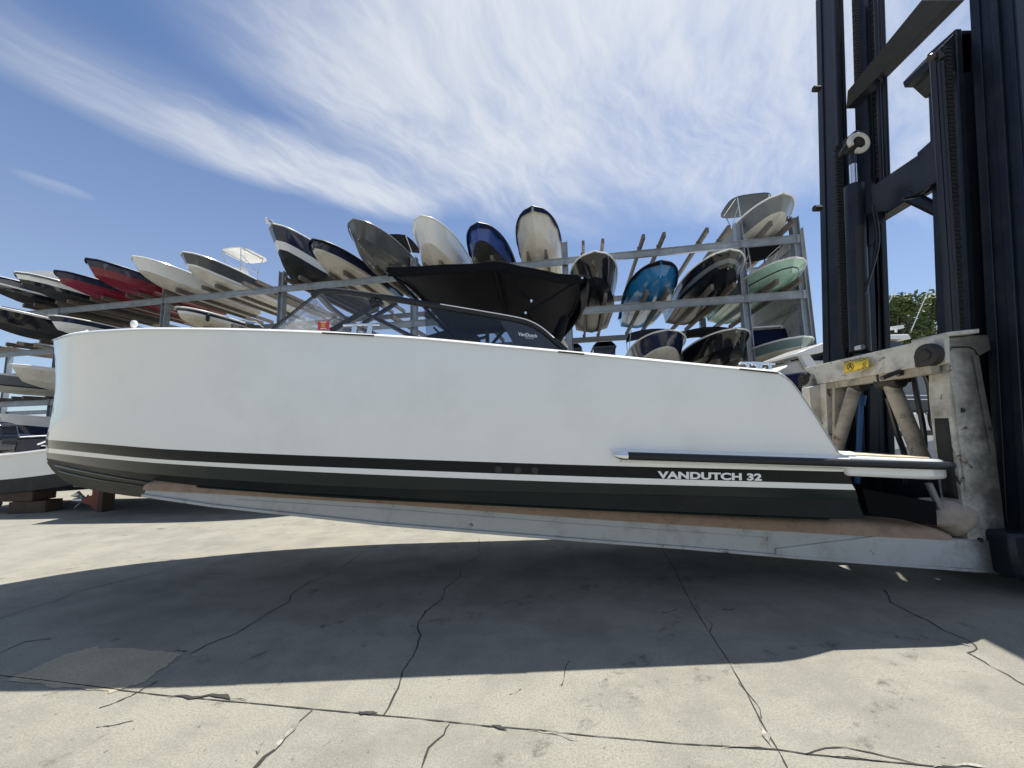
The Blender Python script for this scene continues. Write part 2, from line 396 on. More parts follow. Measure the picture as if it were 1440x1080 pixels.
CONC = concrete('yard_concrete', (.315,.304,.257), (.342,.324,.263))
PATCH = concrete('patch_concrete', (.52,.47,.34), (.45,.40,.28))
CRACK = mat('crack_dirt', (.035,.033,.03), .95, var=.4, scale=9)
CHIP = mat('chipped_concrete_edge', (.2,.19,.165), .95, var=.5, scale=14, dirt=(.55,.53,.47), dirt_amt=.9, dscale=9, bump=.8, bscale=30)
g = MB()
ring = [-600, -60, -20, -8, -3, 0, 3, 8, 20, 60, 600]
g.grid([[(x, y, 0) for x in ring] for y in ring])
tag(g.build('ground', CONC, smooth=0), kind='structure')
def strip(pts, wid, name, m, z=.004, jit=.012, sub=7, wj=.6, seed=1):
    rnd = random.Random(seed); P = []
    for (a, b_) in zip(pts[:-1], pts[1:]):
        a, b_ = V(a), V(b_); n = max(2, int((b_-a).length / (.35/sub)))
        for i in range(n): P.append(a.lerp(b_, i/n))
    P.append(V(pts[-1])); out = []
    w0 = wid if callable(wid) else (lambda t: wid)
    ws = lambda t: w0(t)*(.55 if name != 'chipped_edge' else .55*math.sin(math.pi*min(.98, max(.02, t)))**.8)
    off = V((0,0,0))
    for i, p in enumerate(P):
        d = (P[min(i+1, len(P)-1)] - P[max(0, i-1)]); d.z = 0; d.normalize(); s = V((-d.y, d.x, 0))
        off = off*.8 + s*rnd.gauss(0, jit*.5)
        w_ = ws(i/(len(P)-1)) * max(.25, 1 + rnd.gauss(0, wj*.5))
        q = p + off; q.z = z
        out.append((q - s*w_/2, q + s*w_/2))
    mb = MB(); mb.grid([list(o) for o in out])
    return tag(mb.build(name, m, smooth=0), kind='structure')
def G(*pp): return [gnd(*p) for p in pp]
strip(G((530,768),(507,779),(487,796),(457,812),(437,820),(410,837),(407,846),(347,882),(330,892),(290,907),(265,919)), .016, 'pavement_crack', CRACK, seed=2)
strip(G((674,758),(673,772),(677,781),(650,797),(645,812),(625,827),(623,843),(598,860),(588,880),(592,893),(582,923),(568,943),(563,967),(553,988),(543,1007)), lambda t: .013+.008*t, 'pavement_crack', CRACK, seed=3)
strip(G((-60,944),(60,957),(187,973),(233,979),(340,988),(440,998),(527,1006),(580,1011),(687,1022),(760,1028),(833,1036),(960,1047),(1093,1055),(1133,1061),(1287,1075),(1400,1086),(1560,1100)), .013, 'pavement_joint', CRACK, jit=.002, seed=4)
strip(G((925,764),(947,798),(960,826),(977,857),(1003,897),(1020,923),(1047,970),(1075,1023),(1097,1060),(1118,1100)), .012, 'pavement_joint', CRACK, jit=.002, seed=5)
strip(G((632,1018),(623,1033),(605,1053),(590,1095)), .017, 'pavement_crack', CRACK, seed=6)
strip(G((440,999),(413,1023),(393,1047),(373,1065),(350,1090)), lambda t: .012+.03*t, 'pavement_crack', CRACK, seed=7)
strip(G((1243,830),(1253,848),(1277,860),(1303,872),(1330,887),(1363,902),(1375,913),(1363,919),(1393,938),(1417,950),(1445,967)), .016, 'pavement_crack', CRACK, seed=8)
strip(G((-40,880),(0,870),(50,853),(77,845),(110,832),(160,820),(240,800)), .014, 'pavement_crack', CRACK, seed=9)
strip(G((-30,930),(0,918),(33,903),(70,899)), .016, 'pavement_crack', CRACK, seed=10)
strip(G((1133,1061),(1160,1052),(1187,1051),(1227,1060),(1287,1075)), .012, 'pavement_crack', CRACK, seed=11, jit=.004)
strip(G((1040,960),(1060,985),(1072,998),(1070,1010)), .007, 'pavement_crack', CRACK, seed=12)
strip(G((790,965),(795,940),(800,930)), .010, 'pavement_crack', CRACK, seed=13)
strip(G((990,868),(1002,878),(1000,890)), .010, 'pavement_crack', CRACK, seed=14)
CH = [([(236,980),(258,981),(300,984),(345,988)],.04), ([(503,1003),(515,1003),(530,1005)],.035), ([(690,1022),(715,1025)],.022),
      ([(745,1026),(765,1028),(790,1032),(812,1034)],.022), ([(1015,1050),(1050,1053),(1092,1056)],.035), ([(1070,1020),(1082,1035),(1095,1055)],.035),
      ([(1310,1077),(1350,1081),(1400,1085)],.03), ([(1150,1061),(1190,1062),(1240,1068)],.04), ([(1325,900),(1350,905),(1365,908)],.05),
      ([(420,1015),(400,1040),(385,1056)],.05), ([(375,1043),(362,1052),(357,1062)],.035)]
for k, (pp, wd) in enumerate(CH):
    pp = G(*pp)
    strip(pp, wd, 'chipped_edge', CHIP if k not in (0,1,2) else CRACK, z=.0075, jit=.02, wj=1.2, seed=30+k)
# pale repair patch
pb = MB(); pts = G((8,957),(60,935),(93,920),(133,911),(190,913),(256,919),(232,938),(197,962),(160,973),(110,969),(50,963))
rnd = random.Random(5); pp = []
for a, b_ in zip(pts, pts[1:]+pts[:1]):
    for i in range(6):
        q = a.lerp(b_, i/6) + V((rnd.gauss(0,.008), rnd.gauss(0,.008), 0)); q.z = .004; pp.append(q)
pb.add(pp, [tuple(range(len(pp)))])
tag(pb.build('repair_patch', PATCH, smooth=0), kind='structure')

# tyre marks and drag scuffs: thin rubber deposits, broken by noise
tm = bpy.data.materials.new('tyre_rubber_mark'); tm.use_nodes = True
nt = tm.node_tree; N = nt.nodes; L = nt.links; b_ = N['Principled BSDF']; b_.inputs['Base Color'].default_value = (.05,.05,.048,1); b_.inputs['Roughness'].default_value = .9
tc_ = N.new('ShaderNodeTexCoord'); mp_ = N.new('ShaderNodeMapping'); mp_.inputs['Scale'].default_value = (1,1,1); L.new(tc_.outputs['Object'], mp_.inputs[0])
nn = N.new('ShaderNodeTexNoise'); nn.inputs['Scale'].default_value = 6; nn.inputs['Detail'].default_value = 10; nn.inputs['Roughness'].default_value = .78; L.new(mp_.outputs[0], nn.inputs[0])
r_ = N.new('ShaderNodeMapRange'); r_.interpolation_type = 'SMOOTHSTEP'; r_.inputs[1].default_value = .5; r_.inputs[2].default_value = .75; r_.inputs[4].default_value = .6; L.new(nn.outputs[0], r_.inputs[0])
L.new(r_.outputs[0], b_.inputs['Alpha'])
for k, (pp, wd) in enumerate(((((-40,760),(200,745),(420,738),(640,742),(900,760)),.30), (((-40,820),(180,790),(420,775),(700,768),(1000,772)),.28), (((300,1000),(520,900),(800,830),(1100,800)),.32), (((820,1000),(900,930),(980,850),(1010,800)),.26),
        (((-40,1010),(200,950),(420,890),(600,830)),.3), (((700,1078),(860,990),(1040,930),(1300,890)),.28), (((60,1079),(160,1020),(330,940),(480,870)),.2), (((1180,1079),(1240,1000),(1270,930),(1290,860)),.24))):
    strip(G(*pp), wd, 'tyre_mark', tm, z=.0025, jit=.004, sub=3, wj=.1, seed=60+k)
rnd = random.Random(12)
for k in range(26):
    x, y = rnd.uniform(100, 1400), rnd.uniform(800, 1070); p = gnd(x, y); a = rnd.uniform(-.6, .9); l = rnd.uniform(.06, .3)
    strip([p, p + V((math.cos(a)*l*.5, math.sin(a)*l*.5, 0)), p + V((math.cos(a+.2)*l, math.sin(a+.2)*l, 0))], rnd.uniform(.008,.022), 'scuff_mark', CRACK if k % 3 == 0 else tm, z=.003, jit=.006, sub=20, wj=1.0, seed=100+k)
# ------------------------------------------------------------------ the big white motor boat on the forks
YC, HB = 5.1, 1.5
boat = empty('motor_boat', (-1.0, YC, .70), 'large white motor boat with plumb bow and black folding canopy, carried on the forklift forks', 'motor boat')
def bb(mb, name, m, parent=None, **k):
    return mb.build(name, m, parent or boat, world=boat, **k)
LV = [  # px->py curves of the lines seen along the near side, half-beam factor, stern px, bow tangent px, entry (start X, n, m)
    dict(c=pchip([(40,492),(60,486),(75,478.5),(90,473.5),(110,469.5),(150,466),(220,463.3),(300,464),(400,466.5),(550,474),(720,489),(880,504),(1030,518.5),(1085,523)]), f=1.0, st=1190, tip=75, e=(-2.2,2.5,1.75)),
    dict(c=pchip([(40,615.5),(64,618),(150,625),(240,632),(540,644.5),(820,654),(1193,663.5),(1250,665)]), f=.978, st=1193, tip=64, e=(-1.6,2.1,1.3)),
    dict(c=pchip([(40,627.5),(64,630),(240,647),(540,660),(820,670),(1198,681),(1250,682.5)]), f=.974, st=1198, tip=64.5, e=(-1.5,2.05,1.25)),
    dict(c=pchip([(40,633),(64,636),(150,645),(240,652.5),(540,668),(820,678.5),(1203,689),(1250,690.4)]), f=.970, st=1203, tip=65, e=(-1.5,2.0,1.2)),
    dict(c=pchip([(40,640),(66,644.5),(125,655),(208,666),(405,680),(540,686.5),(820,693.5),(1181,701.5),(1250,703.2)]), f=.958, st=1207, tip=66, e=(-1.4,1.95,1.15)),
    dict(c=pchip([(40,643),(66,648),(125,660),(208,674),(300,682),(405,689.5),(540,697.5),(820,713),(1100,725),(1215,729.5),(1250,730.5)]), f=.93, st=1216, tip=67, e=(-1.2,1.9,1.1)),
]
def near_pt(lv, X, b):
    Y = YC - b; z = 1.4
    for _ in range(6):
        px, py = proj((X, Y, z)); q = at(px, lv['c'](px), Y); z = q.z
    return V((X, Y, z))
def hb(lv, X):
    X0, n, m = lv['e']
    if X >= X0: return HB * lv['f']
    u = min(1, (X0 - X) / (X0 - lv['Xb']))
    return HB * lv['f'] * max(0, 1 - u**n)**(1/m)
for lv in LV:
    lv['Xs'] = at(lv['st'], lv['c'](lv['st']), YC - HB*lv['f']).x
    lo, hi = -9, -3.5
    for _ in range(30):
        lv['Xb'] = mid = (lo + hi) / 2
        mn = min(proj(near_pt(lv, lerp(-3.5, mid, k/60), hb(lv, lerp(-3.5, mid, k/60))))[0] for k in range(61))
        if mn < lv['tip']: lo = mid
        else: hi = mid
    lv['Xb'] = hi
kp = [at(*p, YC) for p in ((66,651),(75,663),(100,681),(150,692.5),(205,699.5))]
zs = near_pt(LV[5], LV[5]['Xs'], HB*.93).z
KE = sorted([(p.x, p.z) for p in kp] + [(at(1216,720,YC).x, zs - .27)]); keel = pchip(KE)
us = []; u = 0
while u < .9999:
    us.append(u); u += .0045 if u < .12 else (.014 if u < .62 else (.008 if u < .95 else .0025))
us.append(1)
raked = [(-2000,523)] + [(1085,523),(1092,524.5),(1100,527.5),(1108,533),(1115,539.5),(1130,560),(1145,583),(1162,610),(1178,636.5),(1186,640),(1260,641)]
def rake_z(px):
    for a, b_ in zip(raked, raked[1:]):
        if a[0] <= px <= b_[0]: return lerp(a[1], b_[1], (px-a[0])/(b_[0]-a[0]))
sheer = []
rows_n = []
for u in us:
    row = []
    for li, lv in enumerate(LV):
        X = lerp(lv['Xs'], lv['Xb'], u); b = hb(lv, X) if u < 1 else 0
        p = near_pt(lv, X, b)
        if li == 0:
            px, py = proj(p)
            if px > 1085:
                for _ in range(4):
                    px, py = proj(p); p.z = at(px, rake_z(px), p.y).z
            sheer.append(p)
        row.append(p)
    Xk = lerp(LV[5]['Xs'] + .02, kp[0].x, u); row.append(V((Xk, YC, keel(Xk))))
    full = []
    for k in range(5):                                   # topsides, four strips with a little hollow
        t = k / 4.0
        if k < 4:
            q = row[0].lerp(row[1], t); q.y += .05*math.sin(math.pi*t)*max(0, min(1, (-2 - q.x)/2.5)); full.append(q)
    full += [row[1], row[2], row[3], row[4], row[4] + V((0,.012,-.004)), row[5]]
    for k in (1, 2, 3):
        t = k/3; q = row[5].lerp(row[6], t); q.z -= .035*math.sin(math.pi*t)*min(1, (1-u)*3); full.append(q)
    rows_n.append(full)
nlev = len(rows_n[0])
band = [0,0,0,0,1,2,3,4,4,4,4,4]
GLOSSW = mat('hull_gloss_white', (.80,.81,.79), .13, var=.02, scale=.6, coat=.7, bump=.30, bscale=1.3, dirt=(.62,.62,.58), dirt_amt=.35, dscale=1.1)
STRIPE = mat('hull_black_stripe', (.008,.010,.012), .06, var=.1, spec=.16)
BOTG = mat('hull_bottom_black_green', (.012,.022,.021), .2, var=.25, scale=1.5, dirt=(.022,.026,.024), dirt_amt=.5, spec=.22)
BOTM = mat('hull_bottom_matte', (.017,.02,.021), .55, var=.2, scale=1.5, dirt=(.03,.031,.029), dirt_amt=.5, spec=.12)
hm = MB()
for side in (0, 1):
    rows = [[V((p.x, 2*YC - p.y, p.z)) for p in r] if side else r for r in rows_n]
    for k in range(nlev-1):
        hm.grid([[r[k], r[k+1]] for r in rows], mi=band[k])
# transom closing the stern below the platform
r0 = rows_n[0]; mir = [V((p.x, 2*YC-p.y, p.z)) for p in r0]
hm.add(r0 + mir[::-1], [tuple(range(2*nlev))], 4)
hull = bb(hm, 'hull', [GLOSSW, STRIPE, GLOSSW, BOTG, BOTM], smooth=32, weld=True)
# raised spray strake lines on the bottom
st = MB()
for fr in (.12, .5):
    for sgn in (1, -1):
        pts = []
        for r in rows_n[6:-14:3]:
            q = r[9].lerp(r[11], fr); q = V((q.x, YC + sgn*(q.y-YC), q.z - .012)); pts.append(q)
        st.tube(pts, .011, 6)
bb(st, 'spray_strake', BOTG)
# gunwale cap
gc = MB()
for sgn in (1, -1):
    pr = []
    for p in sheer:
        y = YC + sgn*(p.y-YC)*1.0
        s_ = sgn
        yo = y + s_*(-.012 if p.y < YC-.02 else 0); yi = YC + (y - YC)*.955 if p.y < YC-.02 else y
        i_ = .03*s_*(1 if p.y < YC-.1 else 0); pr.append([V((p.x, yo, p.z-.006)), V((p.x, yo, p.z+.003)), V((p.x, yo+i_, p.z+.026)), V((p.x, yo+2.2*i_, p.z+.034)), V((p.x, yi, p.z+.03)), V((p.x, yi, p.z-.02))])
    gc.grid(pr)
bb(gc, 'gunwale', WHITE, smooth=35)
dk = MB(); rows = []
for p in sheer:
    b = YC - p.y
    rows.append([V((p.x, YC - b*.96*t, p.z + .005 + .05*(1-t*t)*(1 if p.x < -1.6 else 0))) for t in (1,.66,.33,0,-.33,-.66,-1)])
dk.grid(rows); bb(dk, 'deck', WHITE)
# dark strips paint the shade in the gunwale recesses where pop-up cleats sit
def sheer_at(px):
    return min(sheer, key=lambda p: abs(proj(p)[0]-px) + (1000 if p.y > YC-.3 else 0))
for a, b_ in ((449,519),(788,816),(1040,1092)):
    P0, P1 = sheer_at(a), sheer_at(b_); rc = MB()
    rc.bar(P0 + V((0,-.014,.0)), P1 + V((0,-.014,.0)), .006, .014); bb(rc, 'gunwale_slot', INK)
for cx in (500, 1061, 1079):
    p = sheer_at(cx) + V((0,.05,.03)); c = MB(); s = .62 if cx > 1000 else 1
    for dx in (-.10*s, .05*s): c.bar(p + V((dx,0,-.03)), p + V((dx+.02,0,.075*s)), .035, .05*s, up=(1,0,0))
    c.bar(p + V((-.2*s,0,.085*s)), p + V((-.01*s,0,.088*s)), .03, .022); c.bar(p + V((-.01*s,0,.088*s)), p + V((.16*s,0,.08*s)), .03, .02)
    bb(c, 'deck_cleat', CHROME, bevel=.006)
p = sheer_at(174); nl = MB(); nl.tube([p + V((0,.10,0)), p + V((0,.10,.06))], .014, 8)
nl.tube([p + V((0,.10,.055)), p + V((0,.10,.07)), p + V((0,.10,.10)), p + V((0,.10,.125)), p+V((0,.1,.132))], [.012,.026,.03,.022,.006], 12)
bb(nl, 'navigation_light', WHITE)
# through-hull fittings in the stripe and lettering
def hull_near(px, py):
    "point on the near side surface (flat run of the hull)"
    t = (py - LV[0]['c'](px)) / max(1, LV[1]['c'](px) - LV[0]['c'](px))
    f = lerp(1, LV[1]['f'], t) if t <= 1 else lerp(LV[1]['f'], LV[2]['f'], min(1, (py-LV[1]['c'](px))/(LV[2]['c'](px)-LV[1]['c'](px))))
    return at(px, py, YC - HB*f)
for px, py in ((701,660),(728,661),(752,661.5)):
    c = hull_near(px, py); th = MB(); th.tube([c + V((0,.004,0)), c + V((0,-.014,0))], .036, 16); th.tube([c + V((0,-.012,0)), c + V((0,-.0165,0))], [.026,.024], 16, mi=1)
    bb(th, 'through_hull_fitting', [RUBBER, INK])
c = hull_near(81, 660)
me = text_mesh('VANDUTCH 32', .1, .0012, .0044, 1.5, spacing=1.02)
p0, p1 = hull_near(926, 672), hull_near(1071, 675.5)
wd = max(v.co.x for v in me.vertices); hh = .70*.1
sx = (p1 - p0).length / wd; ang = math.atan2(p1.z-p0.z, p1.x-p0.x)
for v in me.vertices:
    x, y, z = v.co.x*sx, v.co.y*.84, v.co.z
    X = p0.x + x*math.cos(ang) - y*math.sin(ang); Z = p0.z + x*math.sin(ang) + y*math.cos(ang)
    v.co = V((X, YC - HB*.9745 - .0045 - z - .02*y, Z)) - boat.location
me.materials.append(LETTER)
lt = bpy.data.objects.new('lettering', me); COL.objects.link(lt); lt.parent = boat; tag(lt, 'white wide capital lettering VANDUTCH 32 on the black stripe')
# side moulding with rubber rail, chrome tip
ml = MB(); a = at(857,634,YC-HB*.985); b_ = at(1186,640,YC-HB*.985)
sec = []
for t in [0,.02,.05,.1,.3,.6,1]:
    k = min(1, t/.06); px = lerp(856, 1188, t); top = lerp(630.5, 640, t); bot = lerp(648, 659.5, t)
    T, Bq = at(px, top, YC-HB*.982), at(px + 20*(1-min(1,t/.05)), bot, YC-HB*.979)
    o = .075*k + .004
    sec.append([T, T.lerp(Bq, .30) + V((0,-o,0)), T.lerp(Bq, .85) + V((0,-o,0)), Bq + V((0,-.01*k,-.01)) , Bq + V((0,.02,-.012))])
ml.grid(sec); bb(ml, 'side_moulding', GLOSSW, smooth=50)
rr = MB(); pts = [at(px, lerp(641, 655.5, (px-880)/(1330-880)), YC-HB*.982-.088) for px in range(882, 1296, 20)]
e = pts[-1]
arc = []
ye = e.y; yf = 2*YC - ye; rx = at(1327,656,ye+.3).x - e.x
for k in range(1, 9):
    t = k/8*math.pi/2; arc.append(V((e.x + rx*math.sin(t), e.y + .32*(1-math.cos(t)), e.z - .06*rx*math.sin(t))))
back = [V((q.x, 2*YC-q.y, q.z)) for q in (pts+arc)[::-1]]
rr.tube(pts + arc + back, .036, 12); bb(rr, 'rub_rail', RUBBER)
ct = MB(); d = (pts[0]-pts[1]).normalized()
ct.tube([pts[0]+d*.0, pts[0]+d*.05, pts[0]+d*.095, pts[0]+d*.12], [.04,.038,.022,.003], 12); bb(ct, 'rail_tip', CHROME)
# swim platform
out = [V((at(1176,640,YC-HB*.982).x, YC-HB*.97, 0))]
edge = [at(1192,650,YC-HB*.982-.05)] + [q + V((0,.035,0)) for q in pts if proj(q)[0] > 1195] + [q + V((-.02,.03,0)) for q in arc]
def plat(z_of, inset, name, m, thick, **k):
    mb = MB(); outl = []
    near = [V((q.x - inset*(1 if i >= len(edge)-8 else 0)*.6, q.y + inset, 0)) for i, q in enumerate(edge)]
    far = [V((q.x, 2*YC-q.y, 0)) for q in near[::-1]]
    oo = near + far; n = len(oo)
    zt = [z_of(q.x) for q in oo]
    vs = [V((q.x, q.y, z)) for q, z in zip(oo, zt)] + [V((q.x, q.y, z-thick)) for q, z in zip(oo, zt)]
    mb.add(vs, [tuple(range(n)), tuple(range(2*n-1, n-1, -1))] + [(i, (i+1) % n, (i+1) % n + n, i+n) for i in range(n)])
    return bb(mb, name, m, **k)
z0, z1 = at(1192,640.5,YC-HB), at(1325,646.5,YC-HB); sl = (z1.z-z0.z)/(z1.x-z0.x)
plat(lambda x: z0.z + sl*(x-z0.x), .0, 'swim_platform', GLOSSW, .185, bevel=.03)
plat(lambda x: z0.z + sl*(x-z0.x) + .012, .08, 'teak_deck', TEAK, .011)
# raked transom panel between the quarters
tp = MB(); rk = [p for p in sheer if 1100 < proj(p)[0] < 1182]
tp.grid([[V((p.x-.10, YC-HB*.94 + (HB*1.88)*k/4, p.z-.06)) for k in range(5)] for p in rk]); bb(tp, 'transom', GLOSSW)
# outdrive under the platform
dr = MB(); ox = LV[5]['Xs']
dr.prism([(ox,.98),(ox+.55,.92),(ox+.75,.72),(ox+.7,.5),(ox+.45,.38),(ox+.2,.5),(ox,.62)], YC-.16, YC+.16); dr.box((ox-.05,YC-.45,.7),(ox+.1,YC+.45,1.2))
dr.tube([(ox+.5,YC,.55),(ox+.95,YC,.53),(ox+1.05,YC,.53)],[.1,.07,.02],12)
bb(dr, 'outdrive', RUBBER, bevel=.02)
tb = MB(); tb.prism([at(1212,687,3.95), at(1316,706,3.95), at(1318,740,3.95), at(1222,722,3.95)], 3.95, 4.02); bb(tb, 'trim_tab', mat('trim_tab_black', (.005,.005,.006), .7, spec=.08))
ex = MB(); ex.tube([at(1306,680,4.0), at(1322,716,4.0)], .03, 10); bb(ex, 'trim_ram', GREYM)

# ---- windscreen
YN, YF = 3.92, 2*YC-3.92
railpx = [(440,417),(446,412),(455,409.5),(470,409.5),(500,412.5),(560,421.5),(620,431.5),(680,441.5),(725,449.5),(745,455),(760,463),(775,475),(796,494)]
def smooth_path(pts, n=5):
    out = []
    for i in range(len(pts)-1):
        p0, p1, p2, p3 = pts[max(0,i-1)], pts[i], pts[i+1], pts[min(len(pts)-1,i+2)]
        for k in range(n):
            t = k/n
            out.append(p1*.0 + .5*((2*p1) + (p2-p0)*t + (2*p0-5*p1+4*p2-p3)*t*t + (3*p1-p0-3*p2+p3)*t**3))
    return out + [pts[-1]]
railn = smooth_path([at(*p, YN) for p in railpx])
def mirror(pts): return [V((p.x, 2*YC-p.y, p.z)) for p in pts]
fr = MB()
fr.tube(railn, .034, 10); fr.tube(mirror(railn), .034, 10)
fr.tube([railn[5], V((railn[5].x-.12, YN+.55, railn[5].z+.02)), V((railn[5].x-.17, YC, railn[5].z+.03)), V((railn[5].x-.12, YF-.55, railn[5].z+.02)), mirror([railn[5]])[0]], .036, 10)
wf = bb(fr, 'windscreen_frame', RUBBER)
hl = MB(); hl.tube([p + V((0,-.028,.021)) for p in railn[30:-4]], .006, 6); bb(hl, 'frame_trim', CHROME, parent=wf)
base = [at(383,464,YN), at(450,468,YN), at(575,476,YN), at(690,486.5,YN), at(796,496,YN)]
def pane(poly, m, name, y0=YN, th=.008, lab=None):
    mb = MB(); mb.prism(poly, y0-th/2, y0+th/2); o = bb(mb, name, m, smooth=0); return o
top_clear = [p for p in railn if proj(p)[0] < 694]; top_dark = [p for p in railn if proj(p)[0] >= 694]
sp = at(640,480,YN)
i1 = [p for p in top_clear if proj(p)[0] < 600]; i2 = [p for p in top_clear if proj(p)[0] >= 600]
pane([base[0]] + i1 + [at(600,479,YN), base[2], base[1]], CLEARG, 'side_glass')
pane(i2 + [top_dark[0], at(726,490,YN), base[3], at(600,479,YN), i1[-1]], SMOKEG, 'side_glass')
pane([top_dark[0]] + top_dark[1:] + [base[4], at(726,490,YN)], DGLASS, 'side_panel')
pane([V((p.x,0,p.z)) for p in [base[0]] + top_clear + [base[3], base[2], base[1]]], CLEARG, 'side_glass', YF)
pane([V((p.x,0,p.z)) for p in top_dark + [base[4], at(726,490,YN)]], DGLASS, 'side_panel', YF)
fg = MB(); A0, A1 = base[0], railn[0]
rows = []
for t in (0, .5, 1):
    q = A0.lerp(A1, t); bulge = .5*(1-t) + .17*t
    rows.append([V((q.x - bulge*math.sin(math.pi*k/8)*1.0, lerp(YN, YF, k/8), q.z + .03*math.sin(math.pi*k/8))) for k in range(9)])
fg.grid(rows); bb(fg, 'front_glass', CLEARG, solid=.008)
mu = MB()
def nbar(a, b_, w, y=YN+.03, m=mu): m.bar(at(*a, y), at(*b_, y), .04, w, up=(0,0,1))
nbar((458,414),(578,472),.035); nbar((574,472),(600,478),.03)
nbar((538,424),(466,466),.06, YN+.09); nbar((558,426),(494,466),.035, YN+.13)
nbar((383,463),(445,414),.014)
mu.tube([at(522,428,YN-.0), at(530,424,YN-.0)], .05, 12)
for s in range(0, len(base)-1): mu.bar(base[s]+V((0,0,-.01)), base[s+1]+V((0,0,-.01)), .05, .04)
for a, b_ in (((458,414),(578,472)), ((538,424),(466,466))):
    A, B = at(*a, YN), at(*b_, YN); m2 = MB(); m2.bar(V((A.x, YF, A.z)), V((B.x, YF, B.z)), .04, .04); bb(m2, 'windscreen_brace', RUBBER)
bb(mu, 'windscreen_brace', RUBBER)
stk = MB(); stk.prism([at(448,452.5,YN), at(463.5,452,YN), at(463.5,464,YN), at(448,464.5,YN)], YN-.018, YN-.006); skr = bb(stk, 'sticker', mat('red_sticker', (.55,.03,.05), .4, var=.05))
sk2 = MB(); sk2.prism([at(453,455.5,YN), at(459,455.3,YN), at(459,461,YN), at(453,461.2,YN)], YN-.0215, YN-.0185); bb(sk2, 'sticker_print', mat('gold_print', (.45,.3,.05), .5, var=.3, scale=60), parent=skr)
for y in (453.4, 462.3):
    sk3 = MB(); sk3.prism([at(452,y,YN), at(460.5,y-.2,YN), at(460.5,y+.6,YN), at(452,y+.8,YN)], YN-.0215, YN-.0185); bb(sk3, 'sticker_line', LETTER, parent=skr)

me = text_mesh('VanDutch', .105, .0015, .0015, 1.0); wd = max(v.co.x for v in me.vertices)
p0, p1 = at(728.5,472,YN), at(755,475,YN); sc_ = (p1-p0).length/wd; ang = math.atan2(p1.z-p0.z, p1.x-p0.x)
me2 = text_mesh('YACHTS', .03, .0015, 0, 1.0, spacing=1.5); w2 = max(v.co.x for v in me2.vertices)
for mm, q0, s_, hsc in ((me, p0, sc_, sc_*1.05), (me2, at(738,476.3,YN), .085/w2, .8)):
    for v in mm.vertices:
        x, y = v.co.x*s_, v.co.y*hsc
        v.co = V((q0.x + x*math.cos(ang) - y*math.sin(ang), YN - .0075 - v.co.z, q0.z + x*math.sin(ang) + y*math.cos(ang))) - boat.location
    mm.materials.append(LETTER); o = bpy.data.objects.new('lettering', mm); COL.objects.link(o); o.parent = boat
# helm console and seats under the canopy
hc = MB(); zz0 = base[2].z
hc.prism([(-.95,zz0-.25),(-.35,zz0-.25),(-.35,zz0+.08),(-.6,zz0+.2),(-.95,zz0+.1)], YC-.9, YC+.9); bb(hc, 'helm_console', RUBBER, bevel=.03)
for yy in (YC-.65, YC+.65):
    sb = MB(); sb.box((.05,yy-.38,zz0-.3),(.5,yy+.38,zz0-.02)); sb.prism([(.42,zz0-.05),(.55,zz0-.05),(.66,zz0+.26),(.56,zz0+.28)], yy-.36, yy+.36); bb(sb, 'helm_seat', CANVASB, bevel=.05)
wh = MB(); wh.tube([V((-.28, YC-.6+.17*math.cos(t*math.pi/8), zz0+.14+.16*math.sin(t*math.pi/8))) for t in range(17)], .014, 8); wh.bar((-.45,YC-.6,zz0+.1),(-.28,YC-.6,zz0+.14),.03,.03)
for t in (0,2.1,4.2): wh.bar((-.28,YC-.6,zz0+.14),(-.28,YC-.6+.17*math.cos(t),zz0+.14+.16*math.sin(t)),.02,.02,up=(1,0,0))
bb(wh, 'steering_wheel', RUBBER)
# cream cockpit cushion behind the dark side panel
cu = MB(); cu.prism([at(776,473,4.25), at(783,470.5,4.25), at(792,474,4.25), at(799,486,4.25), at(801,498,4.25), at(790,498,4.25)], 4.25, 5.9); bb(cu, 'aft_cushion', CREAM, bevel=.03)

# ---- folding canopy (seen from below)
BN, BF = 3.9, 6.3
topn = pchip([(545,377),(600,374.5),(660,371),(697,368.5),(740,376),(790,385),(822,386)])
cn = MB(); rows = []; ncol, nrow = 28, 18
xa, xb = at(545,378,BN).x, at(822,386,BN).x
rnd = random.Random(3)
for i in range(ncol+1):
    t = i/ncol; row = []
    pxn = lerp(545, 822, t); pn = at(pxn, topn(pxn), BN)
    for k in range(nrow+1):
        s = k/nrow; yy = lerp(BN, BF, s)
        x = lerp(pn.x, lerp(xa+.26, xb+.02, t), s) + .17*math.sin(math.pi*s)*max(0, t-.55)/.45
        z = pn.z + .09*math.sin(math.pi*s) - .05*s + .03*mnoise.noise(V((x*2.2, yy*2.6, 1))) + .010*mnoise.noise(V((x*9, yy*3, 4)))
        z -= .03*abs(math.sin(math.pi*t*2))*math.sin(math.pi*s)
        row.append(V((x, yy, z)))
    rows.append(row)
cn.grid(rows)
hem = []
for i in range(ncol+1):
    q = rows[i][0]; hem.append([q, q + V((0,.015,-.045)), q + V((0,.03,-.09 - .01*mnoise.noise(q*4)))])
cn.grid(hem)
hem = []
for k in range(nrow+1):
    q = rows[-1][k]; hem.append([q, q + V((.03,0,-.05)), q + V((.0,0,-.13)), q + V((-.06,0,-.2 - .02*mnoise.noise(q*4)))])
cn.grid(hem)
hem = [[rows[i][-1], rows[i][-1] + V((0,-.02,-.10))] for i in range(ncol+1)]; cn.grid(hem)
can = bb(cn, 'folding_canopy', CANVASB, smooth=60, solid=.012)
tbm = MB()
def ntube(a, b_, r=.017):
    A, B = at(*a, BN+.05), at(*b_, BN+.05); tbm.tube([A, B], r, 8); tbm.tube(mirror([A, B]), r, 8)
